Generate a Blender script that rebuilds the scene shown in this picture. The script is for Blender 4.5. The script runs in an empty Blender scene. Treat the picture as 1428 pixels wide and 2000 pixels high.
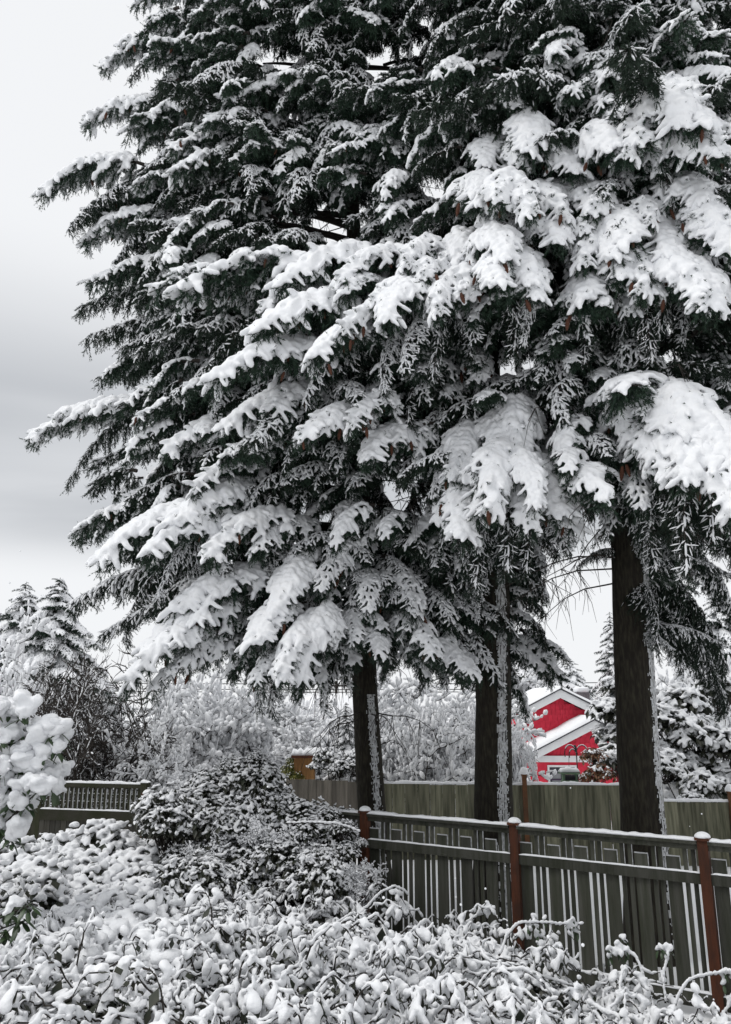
import bpy, math, random
import numpy as np
from mathutils import Vector, Matrix, noise as mnoise

# ------------------------------------------------------------------ scene, camera, world
S = bpy.context.scene
COL = S.collection
R = math.radians
PITCH = R(14.6)
CAMZ = 2.6
FPX = 1500.0
cam = bpy.data.cameras.new('camera')
cam.sensor_fit = 'VERTICAL'; cam.sensor_height = 36.0; cam.sensor_width = 36.0
cam.lens = FPX / 2000.0 * 36.0
cam.clip_start = 0.1; cam.clip_end = 3000
camo = bpy.data.objects.new('camera', cam); COL.objects.link(camo)
camo.location = (0, 0, CAMZ); camo.rotation_euler = (R(90) + PITCH, 0, 0)
S.camera = camo

SUN_EL, SUN_AZ = R(56), R(258)      # azimuth clockwise from +Y
w = bpy.data.worlds.new('World'); S.world = w; w.use_nodes = True
nt = w.node_tree; nt.nodes.clear()
def N(t, tree=None, **kw):
    n = (tree or nt).nodes.new(t)
    for k, v in kw.items(): setattr(n, k, v)
    return n
out = N('ShaderNodeOutputWorld')
sky = N('ShaderNodeTexSky'); sky.sky_type = 'NISHITA'; sky.sun_disc = False
sky.sun_elevation = SUN_EL; sky.sun_rotation = SUN_AZ
bg1 = N('ShaderNodeBackground'); bg1.inputs['Strength'].default_value = 0.08
nt.links.new(sky.outputs[0], bg1.inputs['Color'])
tc = N('ShaderNodeTexCoord')
sep = N('ShaderNodeSeparateXYZ'); nt.links.new(tc.outputs['Generated'], sep.inputs[0])
mp = N('ShaderNodeMapping'); mp.inputs['Scale'].default_value = (1.0, 1.0, 3.2); mp.inputs['Location'].default_value = (0.33, 0.1, 0.62)
nt.links.new(tc.outputs['Generated'], mp.inputs['Vector'])
no = N('ShaderNodeTexNoise'); no.inputs['Scale'].default_value = 1.5; no.inputs['Detail'].default_value = 7; no.inputs['Roughness'].default_value = 0.45
no.inputs['Distortion'].default_value = 0.5
nt.links.new(mp.outputs[0], no.inputs['Vector'])
# grey stratus bank low over the horizon all the way round, broken up by the noise
el = N('ShaderNodeMapRange'); el.interpolation_type = 'SMOOTHSTEP'
for k, v in zip(('From Min', 'From Max', 'To Min', 'To Max'), (0.56, 0.29, 0.0, 1.0)): el.inputs[k].default_value = v
nt.links.new(sep.outputs['Z'], el.inputs['Value'])
lo = N('ShaderNodeMapRange'); lo.interpolation_type = 'SMOOTHSTEP'
for k, v in zip(('From Min', 'From Max', 'To Min', 'To Max'), (0.15, 0.25, 0.0, 1.0)): lo.inputs[k].default_value = v
nt.links.new(sep.outputs['Z'], lo.inputs['Value'])
mu = N('ShaderNodeMath', operation='MULTIPLY'); nt.links.new(el.outputs[0], mu.inputs[0]); nt.links.new(lo.outputs[0], mu.inputs[1])
nr = N('ShaderNodeMapRange'); nr.interpolation_type = 'SMOOTHSTEP'
for k, v in zip(('From Min', 'From Max', 'To Min', 'To Max'), (0.30, 0.60, 0.35, 1.0)): nr.inputs[k].default_value = v
nt.links.new(no.outputs['Fac'], nr.inputs['Value'])
mu2 = N('ShaderNodeMath', operation='MULTIPLY'); nt.links.new(mu.outputs[0], mu2.inputs[0]); nt.links.new(nr.outputs[0], mu2.inputs[1])
mixc = N('ShaderNodeMix', data_type='RGBA')
mixc.inputs['A'].default_value = (0.865, 0.877, 0.895, 1); mixc.inputs['B'].default_value = (0.43, 0.45, 0.48, 1)
nt.links.new(mu2.outputs[0], mixc.inputs['Factor'])
bg2 = N('ShaderNodeBackground'); bg2.inputs['Strength'].default_value = 1.0
nt.links.new(mixc.outputs['Result'], bg2.inputs['Color'])
mixs = N('ShaderNodeMixShader'); mixs.inputs[0].default_value = 0.96
nt.links.new(bg1.outputs[0], mixs.inputs[1]); nt.links.new(bg2.outputs[0], mixs.inputs[2])
nt.links.new(mixs.outputs[0], out.inputs['Surface'])

sun = bpy.data.lights.new('sun', 'SUN'); sun.energy = 1.5; sun.angle = R(35); sun.color = (1.0, 0.985, 0.96)
suno = bpy.data.objects.new('sun', sun); COL.objects.link(suno)
sd = Vector((math.sin(SUN_AZ) * math.cos(SUN_EL), math.cos(SUN_AZ) * math.cos(SUN_EL), math.sin(SUN_EL)))
suno.rotation_euler = sd.to_track_quat('Z', 'Y').to_euler()
suno.location = (0, -5, 30)
S.view_settings.view_transform = 'Standard'; S.view_settings.look = 'None'
S.view_settings.exposure = 0.1; S.view_settings.gamma = 1.0; S.view_settings.use_curve_mapping = False

def P(px, py, Y):
    """world point at forward distance Y seen at photo pixel px, py (1428 x 2000)"""
    u = (px - 714) / FPX; v = -(py - 1000) / FPX
    d = Vector((u, math.cos(PITCH) - v * math.sin(PITCH), math.sin(PITCH) + v * math.cos(PITCH)))
    return Vector((0, 0, CAMZ)) + d * (Y / d.y)

# ------------------------------------------------------------------ materials
def mat(name, base, rough=0.8, var=None, scale=8.0, bump=0.0, bscale=40.0, stretch=None, rand=0.0, spec=0.3, detail=4, thr=(0.35, 0.65)):
    m = bpy.data.materials.new(name); m.use_nodes = True
    t = m.node_tree; b = t.nodes['Principled BSDF']
    b.inputs['Roughness'].default_value = rough
    b.inputs['Specular IOR Level'].default_value = spec
    tcn = N('ShaderNodeTexCoord', t)
    vec = tcn.outputs['Object']
    if stretch:
        mpn = N('ShaderNodeMapping', t); mpn.inputs['Scale'].default_value = stretch
        t.links.new(vec, mpn.inputs['Vector']); vec = mpn.outputs[0]
    if rand:
        oi = N('ShaderNodeObjectInfo', t)
        va = N('ShaderNodeVectorMath', t, operation='MULTIPLY_ADD')
        cb = N('ShaderNodeCombineXYZ', t)
        for i in range(3): t.links.new(oi.outputs['Random'], cb.inputs[i])
        va.inputs[1].default_value = (37, 53, 71)
        t.links.new(cb.outputs[0], va.inputs[0]); t.links.new(vec, va.inputs[2]); vec = va.outputs[0]
    col = None
    if var:
        nn = N('ShaderNodeTexNoise', t); nn.inputs['Scale'].default_value = scale; nn.inputs['Detail'].default_value = detail
        t.links.new(vec, nn.inputs['Vector'])
        mr = N('ShaderNodeMapRange', t)
        mr.inputs['From Min'].default_value = thr[0]; mr.inputs['From Max'].default_value = thr[1]
        t.links.new(nn.outputs['Fac'], mr.inputs['Value'])
        mx = N('ShaderNodeMix', t, data_type='RGBA')
        mx.inputs['A'].default_value = (*base, 1); mx.inputs['B'].default_value = (*var, 1)
        t.links.new(mr.outputs[0], mx.inputs['Factor'])
        col = mx.outputs['Result']
        if rand:
            hs = N('ShaderNodeHueSaturation', t)
            mr2 = N('ShaderNodeMapRange', t); mr2.inputs['To Min'].default_value = 1 - rand; mr2.inputs['To Max'].default_value = 1 + rand
            t.links.new(oi.outputs['Random'], mr2.inputs['Value'])
            t.links.new(mr2.outputs[0], hs.inputs['Value']); t.links.new(col, hs.inputs['Color']); col = hs.outputs[0]
        t.links.new(col, b.inputs['Base Color'])
    else:
        b.inputs['Base Color'].default_value = (*base, 1)
    if bump:
        n2 = N('ShaderNodeTexNoise', t); n2.inputs['Scale'].default_value = bscale; n2.inputs['Detail'].default_value = 5
        t.links.new(vec, n2.inputs['Vector'])
        bp = N('ShaderNodeBump', t); bp.inputs['Strength'].default_value = bump; bp.inputs['Distance'].default_value = 0.02
        t.links.new(n2.outputs['Fac'], bp.inputs['Height']); t.links.new(bp.outputs[0], b.inputs['Normal'])
    return m

M = {}
M['snow'] = mat('snow', (0.83, 0.836, 0.85), 0.75, (0.79, 0.80, 0.82), 6, 0.35, 55, spec=0.15)
M['ground'] = mat('ground_snow', (0.90, 0.905, 0.915), 0.8, (0.86, 0.87, 0.88), 1.5, 0.3, 9, spec=0.15)
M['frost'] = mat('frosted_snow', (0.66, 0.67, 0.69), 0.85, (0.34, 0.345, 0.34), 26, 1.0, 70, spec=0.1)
M['needle'] = mat('spruce_needle', (0.016, 0.034, 0.022), 0.6, (0.032, 0.055, 0.036), 5, spec=0.2)
M['needle2'] = mat('spruce_needle_dark', (0.013, 0.024, 0.016), 0.7, (0.022, 0.036, 0.024), 5, spec=0.2)
M['twig'] = mat('twig_bark', (0.025, 0.021, 0.018), 0.9, (0.046, 0.039, 0.034), 20, 0.4, 60)
M['bark'] = mat('spruce_bark', (0.015, 0.012, 0.009), 0.95, (0.042, 0.039, 0.026), 22, 1.0, 34, stretch=(1.6, 1.6, 0.35), thr=(0.42, 0.75))
M['cone'] = mat('cone_scale', (0.095, 0.034, 0.018), 0.8, (0.045, 0.018, 0.010), 60, 0.3, 120)
M['leaf'] = mat('leaf_green', (0.022, 0.045, 0.016), 0.4, (0.045, 0.075, 0.03), 12, spec=0.5)
M['leafdark'] = mat('leaf_dark', (0.018, 0.025, 0.015), 0.5, (0.042, 0.042, 0.028), 12, spec=0.4)
M['leafrust'] = mat('leaf_rust', (0.05, 0.07, 0.03), 0.5, (0.28, 0.10, 0.05), 9, spec=0.4)
M['leafgold'] = mat('leaf_gold', (0.08, 0.12, 0.03), 0.5, (0.25, 0.22, 0.06), 9, spec=0.3)
M['fence'] = mat('fence_wood', (0.074, 0.074, 0.062), 0.85, (0.037, 0.040, 0.027), 2.6, 0.7, 25, stretch=(7, 7, 0.45), rand=0.28, detail=7)
M['backwood'] = mat('back_fence_wood', (0.205, 0.200, 0.140), 0.9, (0.085, 0.088, 0.058), 3.4, 0.6, 25, stretch=(6, 6, 0.45), rand=0.30, detail=8, thr=(.38, .64))
M['greywood'] = mat('grey_fence_wood', (0.15, 0.135, 0.115), 0.9, (0.08, 0.072, 0.06), 2.6, 0.5, 25, stretch=(6, 6, 0.45), rand=0.2)
M['moss'] = mat('mossy_wood', (0.022, 0.024, 0.011), 0.95, (0.034, 0.032, 0.023), 5, 0.6, 30, rand=0.15)
M['darkwood'] = mat('dark_wood', (0.036, 0.033, 0.026), 0.9, (0.052, 0.05, 0.042), 3, 0.5, 25, stretch=(6, 6, 0.5), rand=0.3)
M['post'] = mat('rust_brown_post', (0.088, 0.026, 0.010), 0.75, (0.045, 0.017, 0.009), 6, 0.4, 40, stretch=(3, 3, 0.6), rand=0.1)
M['tanpost'] = mat('tan_post', (0.15, 0.065, 0.028), 0.8, (0.09, 0.045, 0.024), 6, 0.3, 40)
M['tan'] = mat('tan_planks', (0.34, 0.18, 0.07), 0.8, (0.26, 0.13, 0.05), 5, 0.3, 30, stretch=(5, 5, .5), rand=0.15)
M['red'] = mat('red_shingle', (0.72, 0.040, 0.078), 0.7, (0.62, 0.028, 0.058), 6, 0.2, 40, rand=0.1)
M['white'] = mat('white_trim', (0.78, 0.79, 0.79), 0.6, (0.72, 0.73, 0.74), 3)
M['roofedge'] = mat('dark_roof_edge', (0.06, 0.062, 0.07), 0.8)
M['brick'] = mat('chimney_masonry', (0.20, 0.19, 0.20), 0.9, (0.13, 0.11, 0.12), 12, 0.5, 30)
M['glass'] = mat('window_glass', (0.03, 0.028, 0.04), 0.08, spec=0.6)
M['mullion'] = mat('dark_mullion', (0.05, 0.03, 0.06), 0.6)
M['feeder'] = mat('green_feeder', (0.13, 0.20, 0.13), 0.6, (0.10, 0.16, 0.10), 10)
M['iron'] = mat('iron', (0.03, 0.03, 0.032), 0.5)
M['grey'] = mat('grey_siding', (0.26, 0.27, 0.28), 0.8, (0.22, 0.225, 0.235), 4)

# ------------------------------------------------------------------ mesh helpers
def ico(sub):
    t = (1 + 5 ** .5) / 2
    v = [(-1, t, 0), (1, t, 0), (-1, -t, 0), (1, -t, 0), (0, -1, t), (0, 1, t), (0, -1, -t), (0, 1, -t), (t, 0, -1), (t, 0, 1), (-t, 0, -1), (-t, 0, 1)]
    v = [Vector(p).normalized() for p in v]
    f = [(0, 11, 5), (0, 5, 1), (0, 1, 7), (0, 7, 10), (0, 10, 11), (1, 5, 9), (5, 11, 4), (11, 10, 2), (10, 7, 6), (7, 1, 8), (3, 9, 4), (3, 4, 2), (3, 2, 6), (3, 6, 8), (3, 8, 9), (4, 9, 5), (2, 4, 11), (6, 2, 10), (8, 6, 7), (9, 8, 1)]
    for _ in range(sub):
        c = {}; nf = []
        def mid(a, b):
            k = (min(a, b), max(a, b))
            if k not in c: v.append(((v[a] + v[b]) / 2).normalized()); c[k] = len(v) - 1
            return c[k]
        for a, b, d in f:
            x, y, z = mid(a, b), mid(b, d), mid(d, a)
            nf += [(a, x, z), (b, y, x), (d, z, y), (x, y, z)]
        f = nf
    return np.array([tuple(p) for p in v]), np.array(f)
ICO = [ico(0), ico(1), ico(2)]

class MB:
    def __init__(s): s.v = []; s.f = []; s.m = []; s.n = 0
    def add(s, V, F, mi=0):
        V = np.asarray(V, float).reshape(-1, 3)
        s.v.append(V)
        o = s.n
        if isinstance(F, np.ndarray): s.f += (F + o).tolist()
        else: s.f += [tuple(i + o for i in q) for q in F]
        s.m += [mi] * len(F); s.n += len(V)
    def tris(s, T, mi=0):
        """T: (k,3,3) array of loose triangles"""
        k = len(T)
        if k: s.add(T.reshape(-1, 3), np.arange(3 * k).reshape(-1, 3), mi)
    def box(s, x0, x1, y0, y1, z0, z1, mi=0):
        V = [(x, y, z) for x in (x0, x1) for y in (y0, y1) for z in (z0, z1)]
        s.add(V, [(0, 1, 3, 2), (4, 6, 7, 5), (0, 4, 5, 1), (2, 3, 7, 6), (0, 2, 6, 4), (1, 5, 7, 3)], mi)
    def tube(s, pts, rad, n=5, mi=0, cap=True):
        pts = np.asarray(pts, float); k = len(pts)
        rad = np.broadcast_to(np.asarray(rad, float), (k,))
        d = np.gradient(pts, axis=0); d /= np.linalg.norm(d, axis=1)[:, None] + 1e-9
        ref = np.where(np.abs(d[:, 2:3]) > .9, np.array([[1., 0, 0]]), np.array([[0, 0, 1.]]))
        if np.abs(d[:, 2]).mean() > .7: ref[:] = (1, 0, 0)
        a = np.cross(d, ref); a /= np.linalg.norm(a, axis=1)[:, None] + 1e-9
        b = np.cross(d, a)
        th = np.arange(n) * 2 * math.pi / n
        V = pts[:, None] + rad[:, None, None] * (a[:, None] * np.cos(th)[None, :, None] + b[:, None] * np.sin(th)[None, :, None])
        F = []
        for i in range(k - 1):
            for j in range(n):
                F.append((i * n + j, i * n + (j + 1) % n, (i + 1) * n + (j + 1) % n, (i + 1) * n + j))
        if cap: F.append(tuple(range(n))[::-1]); F.append(tuple((k - 1) * n + j for j in range(n)))
        s.add(V.reshape(-1, 3), F, mi)
    def blob(s, c, ax, sub=1, mi=0, X=None):
        """ellipsoid of semi axes ax; X is the direction of the first axis"""
        V, F = ICO[sub]
        V = V * np.asarray(ax)
        if X is not None:
            X = np.asarray(X, float); X = X / (np.linalg.norm(X) + 1e-9)
            up = np.array([0, 0, 1.]) if abs(X[2]) < .95 else np.array([0, 1., 0])
            Y = np.cross(up, X); Y /= np.linalg.norm(Y); Z = np.cross(X, Y)
            V = V @ np.stack([X, Y, Z])
        s.add(V + np.asarray(c), F, mi)
    def mesh(s, name, mats, smooth=False):
        me = bpy.data.meshes.new(name)
        V = np.concatenate(s.v) if s.v else np.zeros((0, 3))
        me.from_pydata(V.tolist(), [], s.f)
        for m in (mats if isinstance(mats, (list, tuple)) else [mats]): me.materials.append(m)
        if len(set(s.m)) > 1: me.polygons.foreach_set('material_index', s.m)
        if smooth: me.polygons.foreach_set('use_smooth', [True] * len(me.polygons))
        me.update()
        return me

def link(name, me, parent=None, loc=None, rot=None, scale=None):
    o = bpy.data.objects.new(name, me); COL.objects.link(o)
    if parent: o.parent = parent
    if loc is not None: o.location = loc
    if rot is not None: o.rotation_euler = rot
    if scale is not None: o.scale = scale if hasattr(scale, '__len__') else (scale,) * 3
    return o
def tag(o, label, cat, group=None, kind=None):
    if kind: o['kind'] = kind
    if label: o['label'] = label
    if cat: o['category'] = cat
    if group: o['group'] = group
    return o
def thing(name, label, cat, loc=(0, 0, 0), rz=0, group=None):
    o = link(name, None, None, loc, (0, 0, rz)); o.empty_display_size = .2
    return tag(o, label, cat, group)

def remeshed(mb, name, m, vox, smooth=2, fac=.5, grain=0.0):
    me = mb.mesh(name + '_src', m)
    o = bpy.data.objects.new('tmp', me); COL.objects.link(o)
    r = o.modifiers.new('r', 'REMESH'); r.mode = 'VOXEL'; r.voxel_size = vox; r.use_smooth_shade = True
    if smooth:
        q = o.modifiers.new('s', 'SMOOTH'); q.factor = fac; q.iterations = smooth
    dg = bpy.context.evaluated_depsgraph_get()
    res = bpy.data.meshes.new_from_object(o.evaluated_get(dg))
    res.name = name
    if not res.materials: res.materials.append(m)
    bpy.data.objects.remove(o); bpy.data.meshes.remove(me)
    if grain:
        n = len(res.vertices); co = np.empty(n * 3, 'f'); no_ = np.empty(n * 3, 'f')
        res.vertices.foreach_get('co', co); res.vertices.foreach_get('normal', no_)
        co = co.reshape(-1, 3); no_ = no_.reshape(-1, 3); rg = np.random.default_rng(n)
        h = np.zeros(n)
        for fr, am in ((26, 1.0), (48, .75), (90, .55)):
            a_ = 0
            for _ in range(5):
                k = rg.normal(size=3); k *= fr / np.linalg.norm(k)
                a_ = a_ + np.sin(co @ k + 2.2 * np.sin(co @ rg.normal(size=3) * fr * .25) + rg.random() * 6.3)
            h += a_ / 2.2 * am
        co += no_ * (h * grain)[:, None].astype('f')
        res.vertices.foreach_set('co', co.ravel()); res.update()
    return res

# ------------------------------------------------------------------ ground
def gz(y):
    return 0.0 if y < 15.5 else -1.0 * min(1.0, (y - 15.5) / 12.0)
def build_ground():
    mb = MB()
    ys = list(np.arange(-30, 60, 1.0)) + [80, 120, 200, 400, 900]
    xs = [-900, -300, -100, -60] + list(np.arange(-40, 41, 1.6)) + [60, 100, 300, 900]
    V = []
    for y in ys:
        for x in xs:
            n = mnoise.noise(Vector((x * .35, y * .35, 0))) * .05 if abs(x) < 50 and y < 60 else 0
            V.append((x, y, gz(y) + n - .02))
    nx = len(xs); F = []
    for i in range(len(ys) - 1):
        for j in range(nx - 1):
            F.append((i * nx + j, i * nx + j + 1, (i + 1) * nx + j + 1, (i + 1) * nx + j))
    mb.add(V, F)
    o = link('snowy_ground', mb.mesh('snowy_ground', M['ground'], True)); o['kind'] = 'structure'
build_ground()

# ------------------------------------------------------------------ spruce boughs (variants shared by all boughs)
def blades(rng, segs, dens, ln, wd):
    """needle triangles around shoot segments; segs (k,2,3)"""
    p0, p1 = segs[:, 0], segs[:, 1]
    d = p1 - p0; L = np.linalg.norm(d, axis=1)
    n = np.maximum(2, (L * dens).astype(int))
    idx = np.repeat(np.arange(len(segs)), n)
    t = rng.random(len(idx))
    ax = d[idx] / (L[idx][:, None] + 1e-9)
    base = p0[idx] + d[idx] * t[:, None]
    r = rng.normal(size=(len(idx), 3)); r -= ax * (r * ax).sum(1)[:, None]; r /= np.linalg.norm(r, axis=1)[:, None] + 1e-9
    l = ln * rng.uniform(.7, 1.25, len(idx))[:, None]
    tip = base + ax * l * .75 + r * l * .62
    side = np.cross(ax, r) * wd * .5
    return np.stack([base - side, base + side, tip], axis=1)

def make_bough(seed, L=2.6, W=.95, droop=.18, hang=.45, snow='medium', up=.12):
    rng = np.random.default_rng(seed)
    wood = MB(); sn = MB(); segs = []; cones = []
    T = np.linspace(0, 1, 14)
    ph = rng.random() * 6
    axis = np.stack([L * T, .08 * np.sin(T * 4 + ph), L * (up * T - (droop + up) * T ** 2)], 1)
    wood.tube(axis, .026 * (1 - T) + .005, 5)
    def A(t): return np.array([np.interp(t, T, axis[:, k]) for k in range(3)])
    rs = {'heavy': (.036, .058, .97), 'medium': (.028, .042, .88), 'light': (.017, .026, .74), 'bare': (.012, .018, .28)}[snow]
    small = L < 1.2
    if small and snow != 'bare': rs = {'heavy': (.030, .046, .97), 'medium': (.021, .033, .90), 'light': (.014, .022, .80)}[snow]
    tl0, tl1 = (.06, .12) if small else {'heavy': (.15, .29), 'medium': (.11, .21)}.get(snow, (.10, .20))
    fine = snow in ('light', 'bare')
    def put(p, q, r, pr=None):
        if rng.random() > (rs[2] if pr is None else pr): return
        d = q - p; l = np.linalg.norm(d)
        if snow == 'heavy': off = np.array([0, 0, r * .75])
        else: off = np.array([0, 0, r * .8 + .008])
        sn.blob((p + q) / 2 + off, (l * .5 + r * .7, r * rng.uniform(.85, 1.2), r * rng.uniform(.6, .85)), 0 if fine else 1, X=d)
    t = .10
    while t < .985:
        for sgn in (-1, 1):
            tt = min(.99, t + rng.uniform(-.015, .015))
            l = W * (.16 + .84 * (1 - tt)) * min(1, tt / .22) ** .6 * rng.uniform(.75, 1.2)
            if l < .08: continue
            ang = R(rng.uniform(38, 62)) * sgn
            dr = np.array([math.cos(ang), math.sin(ang), 0])
            b = A(tt); K = max(3, int(l / .075) + 1)
            s = np.linspace(0, 1, K)
            hg = hang * rng.uniform(.6, 1.4)
            pts = b + dr * (s * l)[:, None] * (1 - .25 * hg * s)[:, None] + np.array([0, 0, 1.]) * (.06 * s * l - hg * l * s ** 2 + rng.normal(0, .006, K))[:, None]
            wood.tube(pts, .008 * (1 - s) + .003, 3, cap=False)
            for i in range(K - 1):
                segs.append((pts[i], pts[i + 1]))
                put(pts[i], pts[i + 1], rng.uniform(rs[0], rs[1]) * (1.15 if snow == 'heavy' else 1))
                dd = pts[i + 1] - pts[i]; dd /= np.linalg.norm(dd)
                sd_ = np.cross(dd, (0, 0, 1)); sd_ /= np.linalg.norm(sd_) + 1e-6
                for s2 in (-1, 1):
                    if rng.random() < .12: continue
                    tl = rng.uniform(tl0, tl1) * (1 - .35 * s[i])
                    v = dd * rng.uniform(.6, 1.0) + sd_ * s2 * rng.uniform(.45, .9) + np.array([0, 0, -rng.uniform(.1, .75)])
                    v /= np.linalg.norm(v)
                    q0 = pts[i] + (pts[i + 1] - pts[i]) * rng.random()
                    q1 = q0 + v * tl
                    segs.append((q0, q1)); put(q0 + v * tl * .15, q1, rng.uniform(rs[0], rs[1]) * .85)
                    if rng.random() < .3: cones.append(q1)
                for _h in range(1 + (rng.random() < .5)):
                    tl = rng.uniform(.14, .36) * (.5 if small else 1)
                    v = np.array([rng.normal(0, .25), rng.normal(0, .25), -1.]); v = v + dd * .4; v /= np.linalg.norm(v)
                    q0 = pts[i]; q1 = q0 + v * tl; segs.append((q0, q1))
                    for _ in range(2):
                        w2 = v + rng.normal(0, .5, 3); w2 /= np.linalg.norm(w2)
                        m0 = q0 + v * tl * rng.uniform(.3, .8); segs.append((m0, m0 + w2 * rng.uniform(.08, .16)))
                    if fine and rng.random() < .5: put(q0, q0 + (q1 - q0) * .7 + np.array([.012, 0, .01]), rs[0] * .8)
        t += .085 if small else {'heavy': .070, 'medium': .056}.get(snow, .04)
    for i in range(2, 13):
        segs.append((axis[i], axis[i + 1]))
        if snow in ('heavy', 'medium'):
            r = rng.uniform(rs[0], rs[1]) * (1.9 if snow == 'heavy' else 1.5) * (1.1 - .5 * T[i])
            put(axis[i], axis[i + 1], r, 1)
        else: put(axis[i], axis[i + 1], .02, .8)
    if snow == 'heavy':
        for i in rng.choice(len(segs), int(len(segs) * .10), replace=False):
            p_, q_ = segs[i]; o_ = np.array([rng.normal(0, .02), rng.normal(0, .02), rng.uniform(.05, .085)])
            segs.append((p_ + o_ * .6, p_ + o_ + (q_ - p_) * .35))
    segs = np.array(segs)
    tr = blades(rng, segs, 105, .044, .0105)
    wood.tris(tr, 1)
    me = wood.mesh('bough_' + snow, [M['twig'], M['needle'] if snow in ('heavy', 'medium') else M['needle2']])
    if fine:
        sm = sn.mesh('bough_snow_' + snow, M['snow'], True)
    else:
        sm = remeshed(sn, 'bough_snow_' + snow, M['snow'], (.0185 if snow == 'heavy' else .0155) if not small else (.0125 if snow == 'medium' else .0155), 1, grain=.0042 if snow == 'heavy' else .0028)
    return dict(me=me, snow=sm, L=L, tip=axis[-1].copy(), cones=[c for c in cones if c[0] > L * .35])

VAR = {'heavy': [], 'medium': [], 'light': [], 'bare': []}
for i, (d, h) in enumerate([(.30, .55), (.42, .7), (.55, .85), (.40, .6), (.65, .95)]): VAR['heavy'].append(make_bough(100 + i, L=1.55, droop=d, hang=h, snow='heavy', W=.62 + .08 * (i % 2), up=.3))
for i, (d, h) in enumerate([(.15, .5), (.3, .6), (.42, .8), (.55, .95)]): VAR['medium'].append(make_bough(200 + i, L=1.9, W=.72, droop=d, hang=h, snow='medium', up=.2))
for i, (d, h) in enumerate([(.12, .6), (.28, .8), (.45, .95), (.62, 1.1)]): VAR['light'].append(make_bough(300 + i, L=2.4, W=.85, droop=d, hang=h, snow='light', up=.2))
for i, (d, h) in enumerate([(.4, 1.0), (.75, 1.2)]): VAR['bare'].append(make_bough(400 + i, L=2.2, W=.75, droop=d, hang=h, snow='bare', up=.2))

TUFT = []
for i, (d, h, k) in enumerate([(.25, .5, 'medium'), (.45, .7, 'medium'), (.6, .8, 'medium'), (.3, .6, 'light'), (.5, .8, 'light'), (.7, .9, 'light'), (.5, .9, 'bare'), (.4, .6, 'heavy'), (.6, .8, 'heavy')]):
    TUFT.append(make_bough(450 + i, L=.85, W=.40, droop=d, hang=h, snow=k, up=.3))

def cone_mesh():
    mb = MB(); n = 8; rings = 13
    V = []; F = []
    for i in range(rings):
        t = i / (rings - 1)
        r = .021 * (math.sin(math.pi * (0.12 + .85 * t)) ** .7) * (1.0 if i % 2 else .78)
        for j in range(n):
            a = 2 * math.pi * (j + .5 * (i % 2)) / n
            V.append((r * math.cos(a), r * math.sin(a), -.13 * t))
    for i in range(rings - 1):
        for j in range(n):
            F.append((i * n + j, i * n + (j + 1) % n, (i + 1) * n + (j + 1) % n, (i + 1) * n + j))
    F.append(tuple(range(n))); F.append(tuple((rings - 1) * n + j for j in range(n))[::-1])
    mb.add(V, F)
    return mb.mesh('cone', M['cone'])
CONE = cone_mesh()

def joined(a, b, name):
    o1 = bpy.data.objects.new(name, a.copy())
    import bmesh
    bm = bmesh.new(); bm.from_mesh(a); n0 = len(a.materials)
    f0 = len(bm.faces); bm.from_mesh(b); bm.faces.ensure_lookup_table()
    for f in bm.faces[f0:]: f.material_index = n0
    me = bpy.data.meshes.new(name)
    for m in a.materials: me.materials.append(m)
    me.materials.append(b.materials[0])
    bm.to_mesh(me); bm.free(); o1.data = me
    return o1
def scatter(name, objs, pts, kind='stuff', label=None, cat=None):
    """one object that instances objs on points; pts: (x, y, z, rotation, scale, index)"""
    c = bpy.data.collections.new(name + '_sources')
    for o in objs: c.objects.link(o)
    me = bpy.data.meshes.new(name); me.from_pydata([p[:3] for p in pts], [], [])
    a = me.attributes.new('turn', 'FLOAT_VECTOR', 'POINT'); a.data.foreach_set('vector', [v for p in pts for v in p[3]])
    a = me.attributes.new('size', 'FLOAT', 'POINT'); a.data.foreach_set('value', [p[4] for p in pts])
    a = me.attributes.new('pick', 'INT', 'POINT'); a.data.foreach_set('value', [p[5] for p in pts])
    o = link(name, me); g = bpy.data.node_groups.new(name, 'GeometryNodeTree')
    g.interface.new_socket('Geometry', in_out='INPUT', socket_type='NodeSocketGeometry'); g.interface.new_socket('Geometry', in_out='OUTPUT', socket_type='NodeSocketGeometry')
    gi, go = N('NodeGroupInput', g), N('NodeGroupOutput', g)
    mp_ = N('GeometryNodeMeshToPoints', g); ip = N('GeometryNodeInstanceOnPoints', g); ci = N('GeometryNodeCollectionInfo', g)
    ci.inputs['Collection'].default_value = c; ci.inputs['Separate Children'].default_value = True; ci.inputs['Reset Children'].default_value = True
    def at(nm, ty):
        n = N('GeometryNodeInputNamedAttribute', g, data_type=ty); n.inputs['Name'].default_value = nm; return n.outputs['Attribute']
    ip.inputs['Pick Instance'].default_value = True
    L_ = g.links.new
    L_(gi.outputs[0], mp_.inputs[0]); L_(mp_.outputs[0], ip.inputs['Points']); L_(ci.outputs[0], ip.inputs['Instance'])
    L_(at('pick', 'INT'), ip.inputs['Instance Index']); L_(at('turn', 'FLOAT_VECTOR'), ip.inputs['Rotation']); L_(at('size', 'FLOAT'), ip.inputs['Scale'])
    L_(ip.outputs[0], go.inputs[0])
    md = o.modifiers.new('scatter', 'NODES'); md.node_group = g
    return tag(o, label, cat, kind=kind)
TUFT_O = [joined(v['me'], v['snow'], 'spray') for v in TUFT]
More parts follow.
